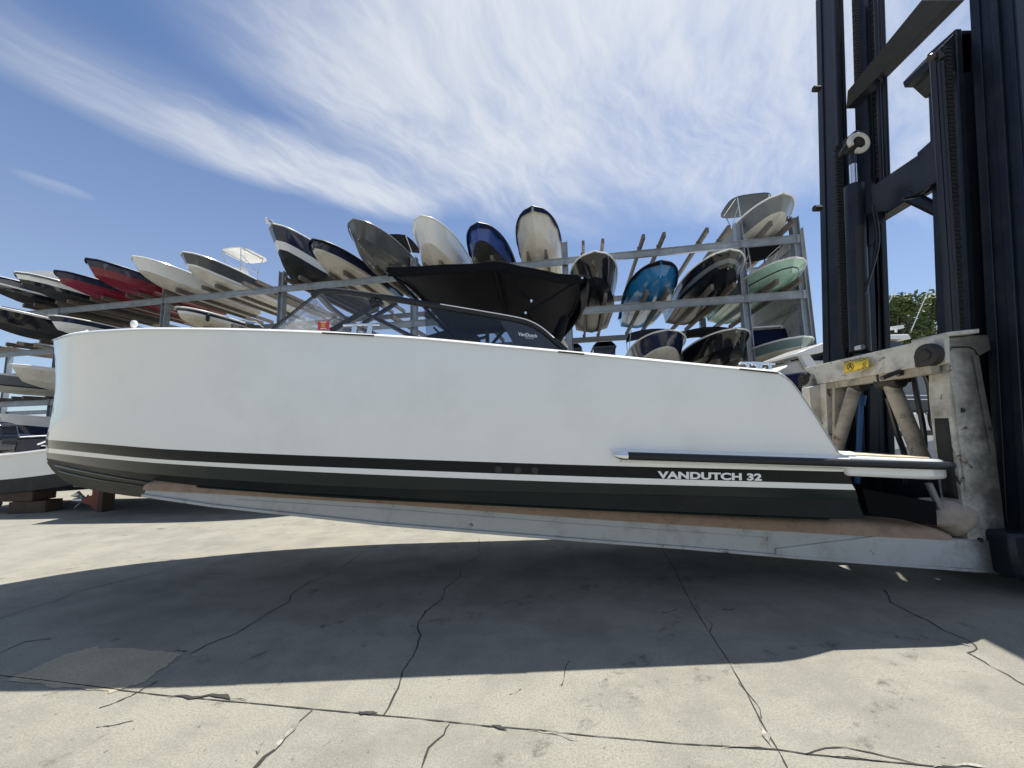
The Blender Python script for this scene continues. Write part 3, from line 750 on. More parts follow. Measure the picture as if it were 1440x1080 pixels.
ntube((700,377),(747,424)); ntube((820,391),(716,456)); ntube((548,382),(655,492)); ntube((739,436),(757,461), .012); ntube((716,456),(690,486))
for t in (.02, .55, .98):
    i = int(t*ncol); tbm.tube([q + V((0,0,-.03)) for q in rows[i]], .017, 8)
for a in ((747,424),(739,441),(818,392)):
    A = at(*a, BN+.03); tbm.tube([A, A+V((0,-.03,0))], .014, 8, mi=1)
bb(tbm, 'canopy_frame', [CANVASB, CHROME], parent=can)
# ------------------------------------------------------------------ marina forklift
lift = empty('marina_forklift', (5.2, 5.1, 0), 'tall dark-masted marina forklift with worn white carriage and carpeted forks carrying the white boat', 'forklift')
def fb(mb, name, m, parent=None, **k): return mb.build(name, m, parent or lift, world=lift, **k)
FY0, FY1 = 4.05, 4.42
def mirY(y): return 2*YC - y
# forks
top = [(205,688),(540,706.5),(820,727),(1240,753),(1350,758),(1425,758)]
bot = [(1425,806.5),(1360,803),(1120,785),(960,771.5),(820,761),(540,738.5),(300,712.5),(201,698)]
for far in (0, 1):
    yy = lambda y: mirY(y) if far else y
    P = [at(*p, FY0) for p in top + bot]
    mb = MB(); mb.prism(P, yy(FY0), yy(FY1))
    Bm = [at(*p, FY0) for p in bot]
    for a, b_ in zip(Bm, Bm[1:]): mb.bar(V((a.x, yy(FY0-.012), a.z+.012)), V((b_.x, yy(FY0-.012), b_.z+.012)), .024, .03)
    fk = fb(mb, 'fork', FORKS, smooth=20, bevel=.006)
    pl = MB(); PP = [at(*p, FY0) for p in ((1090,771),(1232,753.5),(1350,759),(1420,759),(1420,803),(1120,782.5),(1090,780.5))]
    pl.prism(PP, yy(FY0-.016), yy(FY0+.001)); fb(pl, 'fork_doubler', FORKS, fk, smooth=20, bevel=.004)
    rb = MB()
    Ts = [at(px, lerp(706.5+3, 727+5, (px-540)/280) if 0 else py, FY0) for px, py in ((330,703),(540,716),(820,738),(1085,757))]
    for a, b_ in zip(Ts, Ts[1:]): rb.bar(V((a.x, yy(FY0-.004), a.z)), V((b_.x, yy(FY0-.004), b_.z)), .008, .012)
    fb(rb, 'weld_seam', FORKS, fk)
    # carpet pad along the top
    pd = MB(); secs = []
    cpx = pchip([(203,679),(212,674.5),(240,673.5),(300,676),(540,691.5),(820,711.5),(1100,728),(1240,733),(1300,738),(1325,743),(1337,750)])
    bpx = pchip([(203,687),(540,706.5),(820,727),(1240,753),(1337,757.5)])
    xs = [203,206,212,222,240] + list(range(270, 1300, 30)) + [1310,1322,1330,1335,1337]
    for px in xs:
        e = at(px, bpx(px), FY0); c = at(px, cpx(px), FY0); h = max(.01, c.z - e.z); row = []
        for k in range(11):
            a = math.pi * k/10; cc, ss = math.cos(a), math.sin(a)
            yv = (FY0+FY1)/2 - (FY1-FY0)/2*1.1*math.copysign(abs(cc)**.55, cc)
            zv = e.z - .012 + (h+.012)*abs(ss)**.55 + .004*mnoise.noise(V((e.x*6, k*.7, far)))
            row.append(V((e.x, yy(yv), zv)))
        secs.append(row)
    pd.grid(secs); fb(pd, 'fork_pad', CARPET, fk, smooth=60)
    # curled carpet at the heel
    hp = MB(); rows = []
    cur = [(1300,737),(1313,724),(1326,709),(1336,705),(1352,705),(1368,708),(1380,716),(1386,727),(1385,738),(1372,748),(1354,759),(1343,755),(1333,744),(1316,742)]
    n = 15
    for k in range(n):
        t = k/(n-1); t = .5 - .5*math.cos(math.pi*t); sc = max(.3, (1-abs(2*t-1)**2.6)**.32)
        cq = at(1348,733,FY0)
        rows.append([V((cq.x + (at(*p,FY0).x-cq.x)*sc, yy(FY0-.05 + .44*t), cq.z + (at(*p,FY0).z-cq.z)*sc + .006*mnoise.noise(V((p[0]*.1,k,2))))) for p in cur])
    hp.grid([r + [r[0]] for r in rows]); hp.add(rows[0], [tuple(range(len(cur)))]); hp.add(rows[-1], [tuple(range(len(cur)))])
    fb(hp, 'heel_pad', CARPETG, fk, smooth=50, weld=True, bevel=.02)
    # upright shank
    sh = MB()
    side = [(1335,496),(1340,489),(1362,488.5),(1370,492),(1376,503),(1384,540),(1396,600),(1404,660),(1416,758),(1421,806),(1368,803),(1362,758),(1352,690),(1343,620),(1336,560)]
    sh.prism([at(*p, FY0) for p in side], yy(FY0), yy(FY0+.21))
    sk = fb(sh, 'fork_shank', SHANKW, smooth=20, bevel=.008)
    fx = MB()
    for x0, x1, y in ((1338,1343,FY0-.004),):
        fx.prism([at(*p, FY0) for p in ((1336,520),(1342,520),(1362,690),(1356,690))], yy(FY0-.014), yy(FY0+.0)); fx.prism([at(*p, FY0) for p in ((1366,500),(1374,500),(1399,640),(1392,640))], yy(FY0-.014), yy(FY0+.0))
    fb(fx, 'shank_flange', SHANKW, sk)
    rcs = MB(); e = [at(*p, FY0) for p in ((1338,560),(1343,620),(1352,690),(1354,703))]
    rcs.grid([[V((q.x-.005, yy(FY0+.035), q.z)), V((q.x-.005, yy(FY0+.175), q.z))] for q in e]); fb(rcs, 'shank_slot', GREASE, sk, solid=.006)  # flat dark plate paints in the shade of the slot recess
    for p in ((1391,603),(1377,759),(1352,577)):
        c = at(*p, FY0); bl = MB(); bl.tube([V((c.x, yy(FY0+.01), c.z)), V((c.x, yy(FY0-.02), c.z))], .024, 8); fb(bl, 'bolt', GREASE, sk)
# carriage head beam from the near to the far shank
hb_ = MB()
N1 = [at(*p, 4.15) for p in ((1316,474),(1336,470),(1336,505),(1306,515))]
nt_, nb_ = at(1316,474,4.1), at(1304,514,4.1); ft, fbm = at(1131,517.5,6.1), at(1139,542.5,6.1)
def hexa(a, b_, c, d, thick):
    vs = [a, b_, c, d] + [q + V((thick,0,0)) for q in (a, b_, c, d)]
    return vs, [(0,1,2,3),(7,6,5,4),(0,4,5,1),(1,5,6,2),(2,6,7,3),(3,7,4,0)]
hb_.add(*hexa(nt_, ft, fbm, nb_, .22)); beam = fb(hb_, 'head_beam', FORKW, smooth=20, bevel=.01)
pl = MB(); a, b_, c, d = at(1207,548,5.25), at(1241,537.5,4.95), at(1242,546,4.95), at(1209,557,5.25); 
pl.add(*hexa(nb_ + V((.03,0,-.002)), fbm + V((.03,0,-.002)), fbm + V((.03,0,-.09)), nb_ + V((.03,0,-.09)), .1)); fb(pl, 'beam_flange', FORKD, beam)
hd = MB(); hd.prism([at(*p, 4.05) for p in ((1323,471),(1331,469.5),(1332,511),(1325,512))], 4.02, 4.36); fb(hd, 'beam_end_plate', FORKW, beam, smooth=20, bevel=.006)
hd = MB(); hd.prism([at(*p, 4.05) for p in ((1326,468.5),(1368,464),(1368,470),(1326,474))], 3.99, 4.38); fb(hd, 'beam_top_plate', FORKW, beam, smooth=20, bevel=.006)
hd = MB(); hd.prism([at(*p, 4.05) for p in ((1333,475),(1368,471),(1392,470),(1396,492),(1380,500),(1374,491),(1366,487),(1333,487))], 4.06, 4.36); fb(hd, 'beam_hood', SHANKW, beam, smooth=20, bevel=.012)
for p, y, r in (((1306,499),4.1,.125), ((1133,533),6.1,.11)):
    pn = MB(); c = at(*p, y) + V((-.005,0,0)); pn.tube([c + V((-.035,0,0)), c + V((.05,0,0))], [r*.95, r], 18); pn.tube([c + V((-.055,0,0)), c + V((-.03,0,0))], [r*.5, r*.55], 6)
    pn.box((c.x-.03, c.y-.0, c.z-.12), (c.x+.0, c.y+.13, c.z+.02)); fb(pn, 'pivot_pin', GREASE, beam, bevel=.02)
# yellow warning plate on the head beam
yl = MB()
def onbeam(px, py, o=.006):
    d = ray(px, py); n = (ft-nt_).cross(nb_-nt_).normalized(); t = (nt_-CAM).dot(n)/d.dot(n); q = CAM + d*t
    return q + (n if n.x < 0 else -n)*o
def beam_quad(mb, pts, o): mb.add([onbeam(*p, o) for p in pts], [(0,1,2,3)])
beam_quad(yl, [(1187,509),(1222,502.7),(1222,517.5),(1187.5,525.6)], .006); yp = fb(yl, 'warning_plate', YELLOW, beam, solid=.003)
ik = MB()
def ringp(cx, cy, rx, ry, w, n=18):
    for k in range(n):
        a0, a1 = 2*math.pi*k/n, 2*math.pi*(k+1)/n
        beam_quad(ik, [(cx+rx*math.cos(a0), cy+ry*math.sin(a0)), (cx+rx*math.cos(a1), cy+ry*math.sin(a1)), (cx+(rx-w)*math.cos(a1), cy+(ry-w)*math.sin(a1)), (cx+(rx-w)*math.cos(a0), cy+(ry-w)*math.sin(a0))], .0095)
def inkline(a, b_, w):
    dx, dy = b_[0]-a[0], b_[1]-a[1]; l = math.hypot(dx, dy); nx, ny = -dy/l*w/2, dx/l*w/2
    beam_quad(ik, [(a[0]+nx,a[1]+ny),(b_[0]+nx,b_[1]+ny),(b_[0]-nx,b_[1]-ny),(a[0]-nx,a[1]-ny)], .0095)
ringp(1196.6,516.3,4.8,5.4,.8); inkline((1192.8,513),(1200.5,520),.8); inkline((1194,519),(1197,514),1.2); inkline((1197,514),(1199,518),1); ringp(1196.5,513.2,1.3,1.4,.7,8)
inkline((1204,508.5),(1218,506),.6); inkline((1212,519),(1221,517),.8); inkline((1207,520),(1211,519.3),.6)
for a, b_ in (((1215,511),(1218,510.5)),((1218,510.5),(1218,514)),((1215,511),(1215,514.6)),((1215,514.6),(1218,514)),((1213,517),(1219,515.8))): inkline(a, b_, .8)
inkline((1187.6,509.3),(1221.6,503.2),.5); inkline((1188,525),(1221.6,517),.5)
fb(ik, 'warning_print', INK, yp, smooth=0)
# far shank plates seen past the stern
fs = MB(); fs.prism([at(*p, 5.9) for p in ((1134,545),(1152,541),(1176,640),(1178,700),(1150,700))], 5.85, 6.0); fs.prism([at(*p, 5.8) for p in ((1156,540),(1166,538),(1174,545),(1172,660),(1162,660))], 5.74, 5.85); fb(fs, 'carriage_plate', FORKW, smooth=20, bevel=.006)
gs = MB(); gs.prism([at(*p, 5.6) for p in ((1172,541),(1210,528),(1192,580),(1180,640),(1172,640))], 5.58, 5.62); fb(gs, 'gusset_plate', FORKD, smooth=20)
# fork positioning cylinders with greasy eyes
for a, b_, y0, y1, r in (((1253,540),(1306,668),4.75,4.6,.082), ((1202,545),(1174,640),5.35,5.5,.078)):
    A, B = at(*a, y0), at(*b_, y1); cy = MB(); cy.tube([A, A.lerp(B,.02), B], [r*.9, r, r], 18); cyo = fb(cy, 'side_cylinder', FORKD)
    ey = MB(); d = (B-A).normalized(); q = A - d*.03
    ey.tube([q + V((0,-.14,0)), q + V((0,.14,0))], r*1.15, 14); ey.box((q.x-.1,q.y-.08,q.z-.02),(q.x+.2,q.y+.08,q.z+.12)); fb(ey, 'cylinder_eye', GREASE, cyo, bevel=.02)
hz_ = MB(); hz_.tube([at(1211,568,5.5), at(1209,600,5.5), at(1207,640,5.5), at(1206,680,5.5)], .032, 8); hz_.tube([at(1213,556,5.5), at(1211,570,5.5)], .045, 8); fb(hz_, 'hydraulic_hose', HOSEBLUE)
hz2 = MB()
for pp in (((1240,532),(1270,521),(1295,522),(1306,540),(1310,575)), ((1262,527),(1290,520),(1305,530),(1309,560),(1312,600))):
    hz2.tube(smooth_path([at(*p, 4.45) for p in pp]), .026, 8)
hz2.tube(smooth_path([at(*p, 4.8) for p in ((1285,530),(1290,560),(1298,600),(1301,640))]), .028, 8)
hz2.tube(smooth_path([at(*p, 4.7) for p in ((1313,570),(1308,585),(1314,605),(1330,612))]), .026, 8)
hz2.tube(smooth_path([at(*p, 5.0) for p in ((1248,560),(1262,610),(1272,640),(1275,680))]), .03, 8)
fb(hz2, 'hydraulic_hose', HOSEB)
# ---- mast
def down(p0, p1, y, zb):
    "straight edge through two photo points on plane y, carried down to height zb"
    A, B = at(*p0, y), at(*p1, y); t = (zb - A.z)/(B.z - A.z); return A, A.lerp(B, t)
def column(px0, px1, y0, y1, width, zt, zb, name, steps, m=MASTB, parent=None):
    A, B = at(*px0, y0), at(*px1, y0); s = (B.x-A.x)/(B.z-A.z)
    X = lambda z: A.x + s*(z - A.z)
    mb = MB()
    for (dx0, dx1, ya, yb) in steps:
        mb.prism([(X(zt)+dx0, zt), (X(zt)+dx1, zt), (X(zb)+dx1, zb), (X(zb)+dx0, zb)], ya, yb)
    return fb(mb, name, m, parent, smooth=20, bevel=.012), X
YM = 3.78
oc, XN = column((1365,0),(1388,440), YM+.4, 0, 0, 9.6, .12, 'mast_column', [(-.02,0,YM+.31,YM+.40),(-.035,0,YM+.13,YM+.2),(-.012,0,YM+.02,YM+.07),(0,.10,YM,YM+.40),(.10,.16,YM+.03,YM+.36),(.16,.26,YM+.0,YM+.40),(.26,.34,YM+.04,YM+.3),(.34,.5,YM-.02,YM+.4),(.5,.75,YM+.05,YM+.38)])
YFm = 5.98
of, XF = column((1148,0),(1158,470), YFm+.42, 0, 0, 9.6, .12, 'mast_column', [(-.02,0,YFm+.3,YFm+.42),(-.02,0,YFm,YFm+.06),(0,.06,YFm,YFm+.42),(.06,.11,YFm+.04,YFm+.4),(.11,.16,YFm+.02,YFm+.42)])
# inner stage
zi = at(1341,48,4.35).z
ic, XI = column((1342,48),(1360,440), 4.28, 0, 0, zi, .35, 'inner_mast_column', [(.02,.1,4.28,4.62),(.1,.3,4.30,4.6),(.3,.36,4.26,4.62)])
jf, XJ = column((1197,0),(1211,470), 5.92, 0, 0, 9.4, .35, 'inner_mast_column', [(0,.07,5.68,5.92),(.07,.13,5.71,5.9),(.13,.22,5.67,5.92)])
hdp = MB(); hdp.prism([at(*p, 4.3) for p in ((1310,80),(1341,47),(1366,47),(1366,102),(1344,104),(1326,88),(1313,88))], 4.3, 4.66); fb(hdp, 'mast_head', MASTB, smooth=20, bevel=.01)
def chain(p0, p1, y, name='lift_chain', w=.085, pitch=.052):
    A, B = at(*p0, y), at(*p1, y); mb = MB(); n = int((A-B).length/pitch)
    for i in range(n):
        q = A.lerp(B, i/n); d = (B-A).normalized(); ww = w if i % 2 else w*.8
        mb.bar(q + d*.006, q + d*(pitch-.006), ww, .05, up=(0,1,0))
    mb.bar(A, B, w*.5, .03, up=(0,1,0))
    return fb(mb, name, GREASE, smooth=0)
chain((1331,66),(1349,462), 4.27)
chain((1203,0),(1207,120), 5.66); chain((1228,0),(1238,250), 5.62); chain((1178,205),(1187,490), 5.9, w=.1)
cyl = MB(); cyl.tube([at(1357,142,4.5), at(1366,470,4.5)], .155, 20); cyl.tube([at(1355,100,4.45), at(1357,143,4.45)], .062, 14, mi=1); fb(cyl, 'lift_cylinder', [MASTB, CHROME])
cyl = MB(); cyl.tube([at(1201,262,5.4), at(1210,495,5.4)], .12, 20); cyl.tube([at(1199.5,232,5.4), at(1201,264,5.4)], .047, 14, mi=1); cyl.tube([at(1198,215,5.4), at(1199.5,236,5.4)], .03, 10); fb(cyl, 'lift_cylinder', [MASTB, CHROME])
cyl = MB(); cyl.tube([at(1209,318,5.25), at(1214,490,5.25)], .05, 12); c = at(1209,489,5.2); cyl.tube([c+V((0,-.05,0)), c+V((0,.05,0))], .035, 10, mi=1); fb(cyl, 'tilt_line', [GREASE, ALU])
# nylon chain wheel
wl = MB(); c = at(1207,201,5.38); q = []
for k in range(25):
    a = R(200) + R(310)*k/24*-1 ; q.append(c + V((.125*math.cos(a), 0, .125*math.sin(a))))
wl.tube(q, .042, 10); fb(wl, 'chain_wheel', NYLON)
bk = MB(); bk.box((c.x-.05,c.y-.02,c.z-.05),(c.x+.09,c.y+.2,c.z+.19)); bk.bar(c+V((-.25,.05,-.15)), c+V((-.03,.05,.14)), .05, .08, up=(0,1,0)); fb(bk, 'wheel_bracket', GREASE, bevel=.01)
hs = MB()
for a, b_, y in (((1231,0),(1240,260),5.35),((1241,0),(1249,250),5.3),((1236,0),(1244,256),5.45),((1311,88),(1335,470),4.2),((1317,86),(1341,470),4.22),((1323,88),(1346,470),4.26)):
    hs.tube([at(*a, y), at(*b_, y)], .026, 8)
hs.tube([at(1310,84,4.2)+V((0,0,.02)), at(1316,82,4.2)+V((0,0,.06)), at(1322,86,4.2)+V((0,0,.02))], .05, 10)
for pp in (((1226,290),(1232,330),(1226,380),(1214,410)), ((1230,288),(1236,340),(1222,395),(1216,415))): hs.tube(smooth_path([at(*p, 5.2) for p in pp]), .013, 6)
hs.tube(smooth_path([at(*p, 4.6) for p in ((1270,280),(1300,272),(1322,252))]), .02, 6)
fb(hs, 'hydraulic_hose', HOSEB)
# cross members
def cross(t0, b0, ya, t1, b1, yb, thick, name):
    mb = MB(); vs, fs = hexa(at(*t0, ya), at(*t1, yb), at(*b1, yb), at(*b0, ya), thick); mb.add(vs, fs); fb(mb, name, MASTB, smooth=20, bevel=.012)
cross((1192,128),(1190,153),5.75,(1296,0),(1340,0),4.4,.16,'mast_cross_member')
cross((1226,262),(1226,312),5.5,(1322,196),(1322,252),4.45,.2,'mast_cross_member')
up = MB(); vs, fs = hexa(at(1290,215,4.75), at(1318,190,4.5), at(1318,204,4.5), at(1290,226,4.75), .14); up.add(vs, fs); fb(up, 'cross_member_lug', MASTB)
kn = MB(); kn.prism([at(*p, 5.3) for p in ((1222,300),(1244,296),(1245,305),(1234,322),(1228,345),(1222,345))], 5.3, 5.5); fb(kn, 'knee_plate', MASTB)
br = MB(); br.tube([at(1278,276,4.9), at(1342,306,4.5)], .075, 12); fb(br, 'diagonal_brace', MASTB)
fl = MB(); A0 = at(1232,320,5.7); fl.prism([at(*p, 5.7) for p in ((1222,310),(1233,316),(1234,640),(1222,640))], 5.68, 5.72); fl.prism([at(*p, 6.25) for p in ((1180,215),(1216,215),(1222,640),(1184,640))], 6.23, 6.27); fb(fl, 'mast_web', MASTB)
for p, y in (((1148,125),5.95), ((1149,293),5.95)):
    c = at(*p, y); bl = MB(); bl.tube([c+V((-.05,0,0)), c+V((.06,0,0))], .05, 6); fb(bl, 'mast_bolt', GREASE)
# chassis behind the mast: mostly past the right edge of the picture
ch = MB(); ch.prism([(5.35,.45),(9.6,.45),(9.6,1.9),(8.2,2.0),(7.2,1.5),(6.0,1.25),(5.35,1.2)], 3.95, 6.25); fb(ch, 'chassis', MASTB, bevel=.05)
ax = MB(); ax.box((4.75,3.85,.2),(5.5,6.4,.62)); fb(ax, 'front_axle', MASTB, bevel=.04)
for x, y in ((5.9,3.5),(5.9,6.7),(8.9,3.6),(8.9,6.6)):
    wh = MB(); wh.tube([(x,y-.28,.68),(x,y-.24,.68),(x,y+.24,.68),(x,y+.28,.68)], [.58,.68,.68,.58], 36); wo = fb(wh, 'wheel', RUBBER)
    rm = MB(); rm.tube([(x,y-.30,.68),(x,y-.2,.68)], [.32,.34], 24); rm.tube([(x,y+.2,.68),(x,y+.30,.68)], [.34,.32], 24); fb(rm, 'rim', FORKW, wo)
cb = MB()
for x, y in ((7.0,4.3),(7.0,5.9),(8.4,4.3),(8.4,5.9)): cb.bar((x,y,1.5),(x,y,3.3),.09,.09)
cb.box((6.9,4.2,3.3),(8.5,6.0,3.38)); cb.box((7.7,4.7,1.5),(8.3,5.5,1.75)); cb.box((8.2,4.7,1.75),(8.35,5.5,2.4)); fb(cb, 'cab', MASTB)
# ------------------------------------------------------------------ dry-stack rack
YAW = R(10)
RD = V((math.cos(YAW), -math.sin(YAW), 0))        # along the rack, to the right
RN = V((-math.sin(YAW), -math.cos(YAW), 0))       # out of the rack, towards the yard
R0 = V((.153*19.9, 20, 0))
TIERS = [10.75, 7.95, 4.4, 1.3]
DEPTH = 6.6
def rk(t, d, z): return R0 + RD*t - RN*d + V((0,0,z))
posts_t = [-52.2,-43.5,-34.8,-26.1,-17.4,-8.7,0,8.7,11.25]
slots = [-8.7*k - o for k in range(1, 6) for o in (-7.25,-4.35,-1.45)] 
slots = sorted([8.7*k + o for k in range(-6, 1) for o in (1.45,4.35,7.25)] + [10.0])
rack = empty('boat_rack', rk(-10, 3, 0), 'tall galvanised steel rack stacking boats in rows behind the white motor boat', 'boat rack', rz=0)
MPOST = [GALV]
def rb(mb, name, m=GALV, **k): return mb.build(name, m, rack, world=rack, **k)
for t in posts_t:
    for d in (0, DEPTH):
        mb = MB(); zt = 11.75 if d == 0 else 10.8
        p = rk(t, d, 0)
        for off in (-.15, .15):                      # rolled steel section: two flanges and a web
            a = p + RD*off; mb.bar(a, a + V((0,0,zt)), .36, .035, up=RD)
        mb.bar(p, p + V((0,0,zt)), .03, .27, up=RD)
        mb.bar(p, p + V((0,0,.03)), .6, .6, up=RD)
        rb(mb, 'post')
for i, z in enumerate(TIERS):
    for (a, b_) in zip(posts_t[:-1], posts_t[1:]):
        for d in (0, DEPTH):
            mb = MB(); A, B = rk(a + .0, d - .21*(1 if d == 0 else -1), z - .19), rk(b_ + .0, d - .21*(1 if d == 0 else -1), z - .19)
            A += RD*.003; B -= RD*.003
            mb.bar(A, B, .03, .32); 
            for s in (-.17, .17): mb.bar(A + V((0,0,s)), B + V((0,0,s)), .16, .03)
            for e in (A, B): mb.bar(e + V((0,0,-.2)) , e + V((0,0,.2)), .1, .14, up=RD)
            rb(mb, 'rail')
# timber bunks, a pair for every slot that shows
HIDE = {(t, 3) for t in slots if t > -20} | {(t, 2) for t in slots if -20 < t < 0}
nb = 0
for i, z in enumerate(TIERS):
    for t in slots:
        if (t, i) in HIDE or t < -40: continue
        for s in (-.48, .48):
            mb = MB(); mb.bar(rk(t + s, -1.5 if t > -1 or t < -18 and i == 1 else -.95, z + .12), rk(t + s, DEPTH + .2, z + .12), .14, .24); nb += 1
            for d in (-.2, DEPTH+.2): mb.bar(rk(t+s-.1, d, z), rk(t+s-.1, d, z+.2), .06, .06, up=RD)
            rb(mb, 'bunk', WOOD)
# cross ties from front to back at every post, bracing of the end frame
for t in posts_t[2:]:
    for z in TIERS[:3]:
        mb = MB(); mb.bar(rk(t, .2, z-.5), rk(t, DEPTH-.2, z-.5), .12, .16); rb(mb, 'cross_tie')
mb = MB()
for z in (10.4, 7.4): 
    mb.bar(rk(11.1, .3, z), rk(11.1, DEPTH-.3, z-2.6), .05, .05); mb.bar(rk(11.1, .3, z-2.6), rk(11.1, DEPTH-.3, z), .05, .05)
rb(mb, 'end_brace')
for a, b_ in ((-26.1,-17.4),(-17.4,-8.7),(-8.7,0)):
    mb = MB(); mb.bar(rk(a, DEPTH+.1, 7.6), rk(b_, DEPTH+.1, 5.3), .06, .06); mb.bar(rk(a, DEPTH+.14, 5.3), rk(b_, DEPTH+.14, 7.6), .06, .06); rb(mb, 'brace')
# sheet metal end wall
wl = MB()
n = 46; pr = []
for k in range(n+1):
    d = lerp(.1, DEPTH, k/n); off = .04*(k % 2)
    pr.append([rk(11.7+off, d, 0), rk(11.7+off, d, 11.3 - .0*d)])
wl.grid(pr); W = wl.build('sheet_wall', SHEET, smooth=0, solid=.01)
tag(W, 'pale grey sheet metal wall closing the right end of the boat rack', 'wall')

# second rack further back, glimpsed through the bays
rack2 = empty('boat_rack', rk(2, 21, 0), 'distant galvanised rack with two covered boats glimpsed between the near rack posts', 'boat rack')
for t in (-26.1,-17.4,-8.7,0,8.7,17.4):
    mb = MB(); p = rk(t, 20, 0); mb.bar(p, p+V((0,0,10.3)), .3, .3, up=RD); mb.build('post', GALV, rack2, world=rack2)
for z in (7.7,5.0,2.3):
    for a in (-26.1,-17.4,-8.7,0,8.7):
        mb = MB(); mb.bar(rk(a+.16, 19.8, z), rk(a+8.54, 19.8, z), .1, .3); mb.build('rail', GALV, rack2, world=rack2)

# ------------------------------------------------------------------ boats
def make_boat(name, label, cat, pos, heading, L, B, D, Ds, bands, bottom, top, over=3.0, full=2.7, stem=.33, rail=WHITE, group=None, cover=CANVASB, coverh=.5, drape=.16, ttop=None, screen=False, outboard=None, flare=1.0, bow_rail=False, pitch=0.0, canopy=None, seed=0, radar=False, fender=False, camber=.05, deadrise=.24, hood=None):
    """hull from stations; local +x is the bow, z = 0 the keel line, x = 0 the front support"""
    rnd = random.Random(seed); full += rnd.uniform(-.3, .3); stem += rnd.uniform(-.08, .08); flare += rnd.uniform(0, .5)
    root = empty(name, pos, label, cat, group); root.rotation_euler = (0, -pitch, heading)
    ns = 26; x0 = over - L
    S = [ (i/ns)**.8 for i in range(ns+1)]
    def half(s): return B/2*((.9 + .1*min(1, s/.45)) if s < .45 else max(0, 1 - ((s-.45)/.55)**full)**(1/1.75))
    def sheer_z(s): return Ds + (D - Ds)*s**1.9
    def keel_z(s): return 0 if s < .6 else D*stem*((s-.6)/.4)**2.3
    def rake(x, z, s): return x - D*.62*max(0, (s-.6)/.4)**1.5*max(0, 1 - z/sheer_z(s))**1.25
    rows = []
    for s in S:
        x = x0 + L*s; b = half(s); bc = b*(.88 - .36*max(0, (s-.5)/.5)**1.5); kz = keel_z(s); sz = sheer_z(s)
        cz = kz + bc*deadrise*(1+.9*max(0, s-.5)*2); cz = min(cz + (.09*D)*max(0,(s-.55)/.45)**2, sz - .52*D); cz = max(cz, kz+.001)
        r = [V((x, 0, kz))]
        for k in (1, 2): r.append(V((x, bc*k/3, lerp(kz, cz, k/3) - .015)))
        r.append(V((x, bc, cz))); r.append(V((x, bc+.035*min(1,b*2), cz+.012)))
        for tt in BANDT: r.append(V((x, bc + (b-bc)*tt**flare + .035*(1-tt)*min(1,b*2), lerp(cz+.012, sz, tt))))
        for q in r: q.x = rake(q.x, q.z, s)
        rows.append(r)
    hullm, botm = MB(), MB(); mats = []
    for m, t in bands:
        if m not in mats: mats.append(m)
    def bm_(t):
        for m, tt in bands:
            if t < tt: return mats.index(m)
        return mats.index(bands[-1][0])
    for sg in (1, -1):
        rr_ = [[V((p.x, sg*p.y, p.z)) for p in r] for r in rows]
        for k in range(4): botm.grid([[r[k], r[k+1]] for r in rr_])
        for k in range(len(BANDT)): 
            tm = ((0 if k == 0 else BANDT[k-1]) + BANDT[k])/2
            hullm.grid([[r[4+k], r[5+k]] for r in rr_], mi=bm_(tm))
    tr = rows[0]; pts = tr + [V((p.x, -p.y, p.z)) for p in tr[:0:-1]]
    hullm.add(pts, [tuple(range(len(pts)))], bm_(.8))
    h = hullm.build('hull', mats, root, smooth=38, weld=True)
    bo = botm.build('bottom', bottom, root, smooth=30, weld=True)
    stq = MB()
    for fr in (.45, .8):
        for sg in (1, -1):
            stq.tube([V((r[0].x, sg*r[3].y*fr, lerp(r[0].z, r[3].z, fr)-.02)) for r in rows[2:-5:2]], .022, 5)
    stq.build('spray_strake', bottom, bo, smooth=60)
    rl = MB()
    for sg in (1, -1): rl.tube([V((r[-1].x, sg*(r[-1].y+.012), r[-1].z)) for r in rows], .04, 6)
    rl.build('rub_rail', rail, root)
    dk = MB()
    if top == 'cover':
        g = []
        for i, r in enumerate(rows):
            e = r[-1]; s = S[i]; hgt = coverh*math.sin(min(1, (1-s)*3.2)*math.pi/2)*(.75+.25*math.cos(s*5+seed)); row = []
            dr_ = drape*(.8+.25*math.sin(i*1.3+seed))
            below = r[-3] if len(r) > 3 else e
            for sg in (1, -1):
                ed = V((e.x, sg*(e.y+.045), e.z)); lo = V((e.x + (.03 if s > .97 else 0), sg*(lerp(e.y, below.y, .5)+.06), e.z-dr_))
                part = [lo, lo.lerp(ed, .5) + V((0, sg*.015, 0)), ed]
                for t in (.75, .5, .25): part.append(V((e.x, sg*e.y*t, e.z + hgt*(1-t**2.2) + .02*mnoise.noise(V((e.x*2.2, t*4, seed))) )))
                if sg == 1: row += part + [V((e.x, 0, e.z + hgt*1.02))]
                else: row += part[::-1]
            g.append(row)
        dk.grid(g); dk.build('boat_cover', cover, root, smooth=50)
    else:
        g = []
        for i, r in enumerate(rows):
            e = r[-1]; g.append([V((e.x, e.y*t, e.z + .01 + camber*(1-t*t)*e.y)) for t in (1,.7,.35,0,-.35,-.7,-1)])
        dk.grid(g); dk.build('deck', WHITE, root)
    zd = sheer_z(.45); xm = x0 + L*.45
    if screen:
        sc = MB(); w_ = B*.36
        arc = [(xm+.9-.55*abs(k)**2/4, w_*k/2) for k in (-2,-1,0,1,2)]
        sc.grid([[V((x, y, zd+.02)) for x, y in arc], [V((x-.35, y*.92, zd+.5)) for x, y in arc]])
        ws = sc.build('windscreen', SMOKEG, root, solid=.012)
        fr = MB(); fr.tube([V((x-.35, y*.92, zd+.51)) for x, y in arc] + [V((xm-1.0, arc[-1][1], zd+.1))], .022, 6); fr.tube([V((arc[0][0]-.35, arc[0][1]*.92, zd+.51)), V((xm-1.0, arc[0][1], zd+.1))], .022, 6); fr.build('windscreen_frame', ALU, ws)
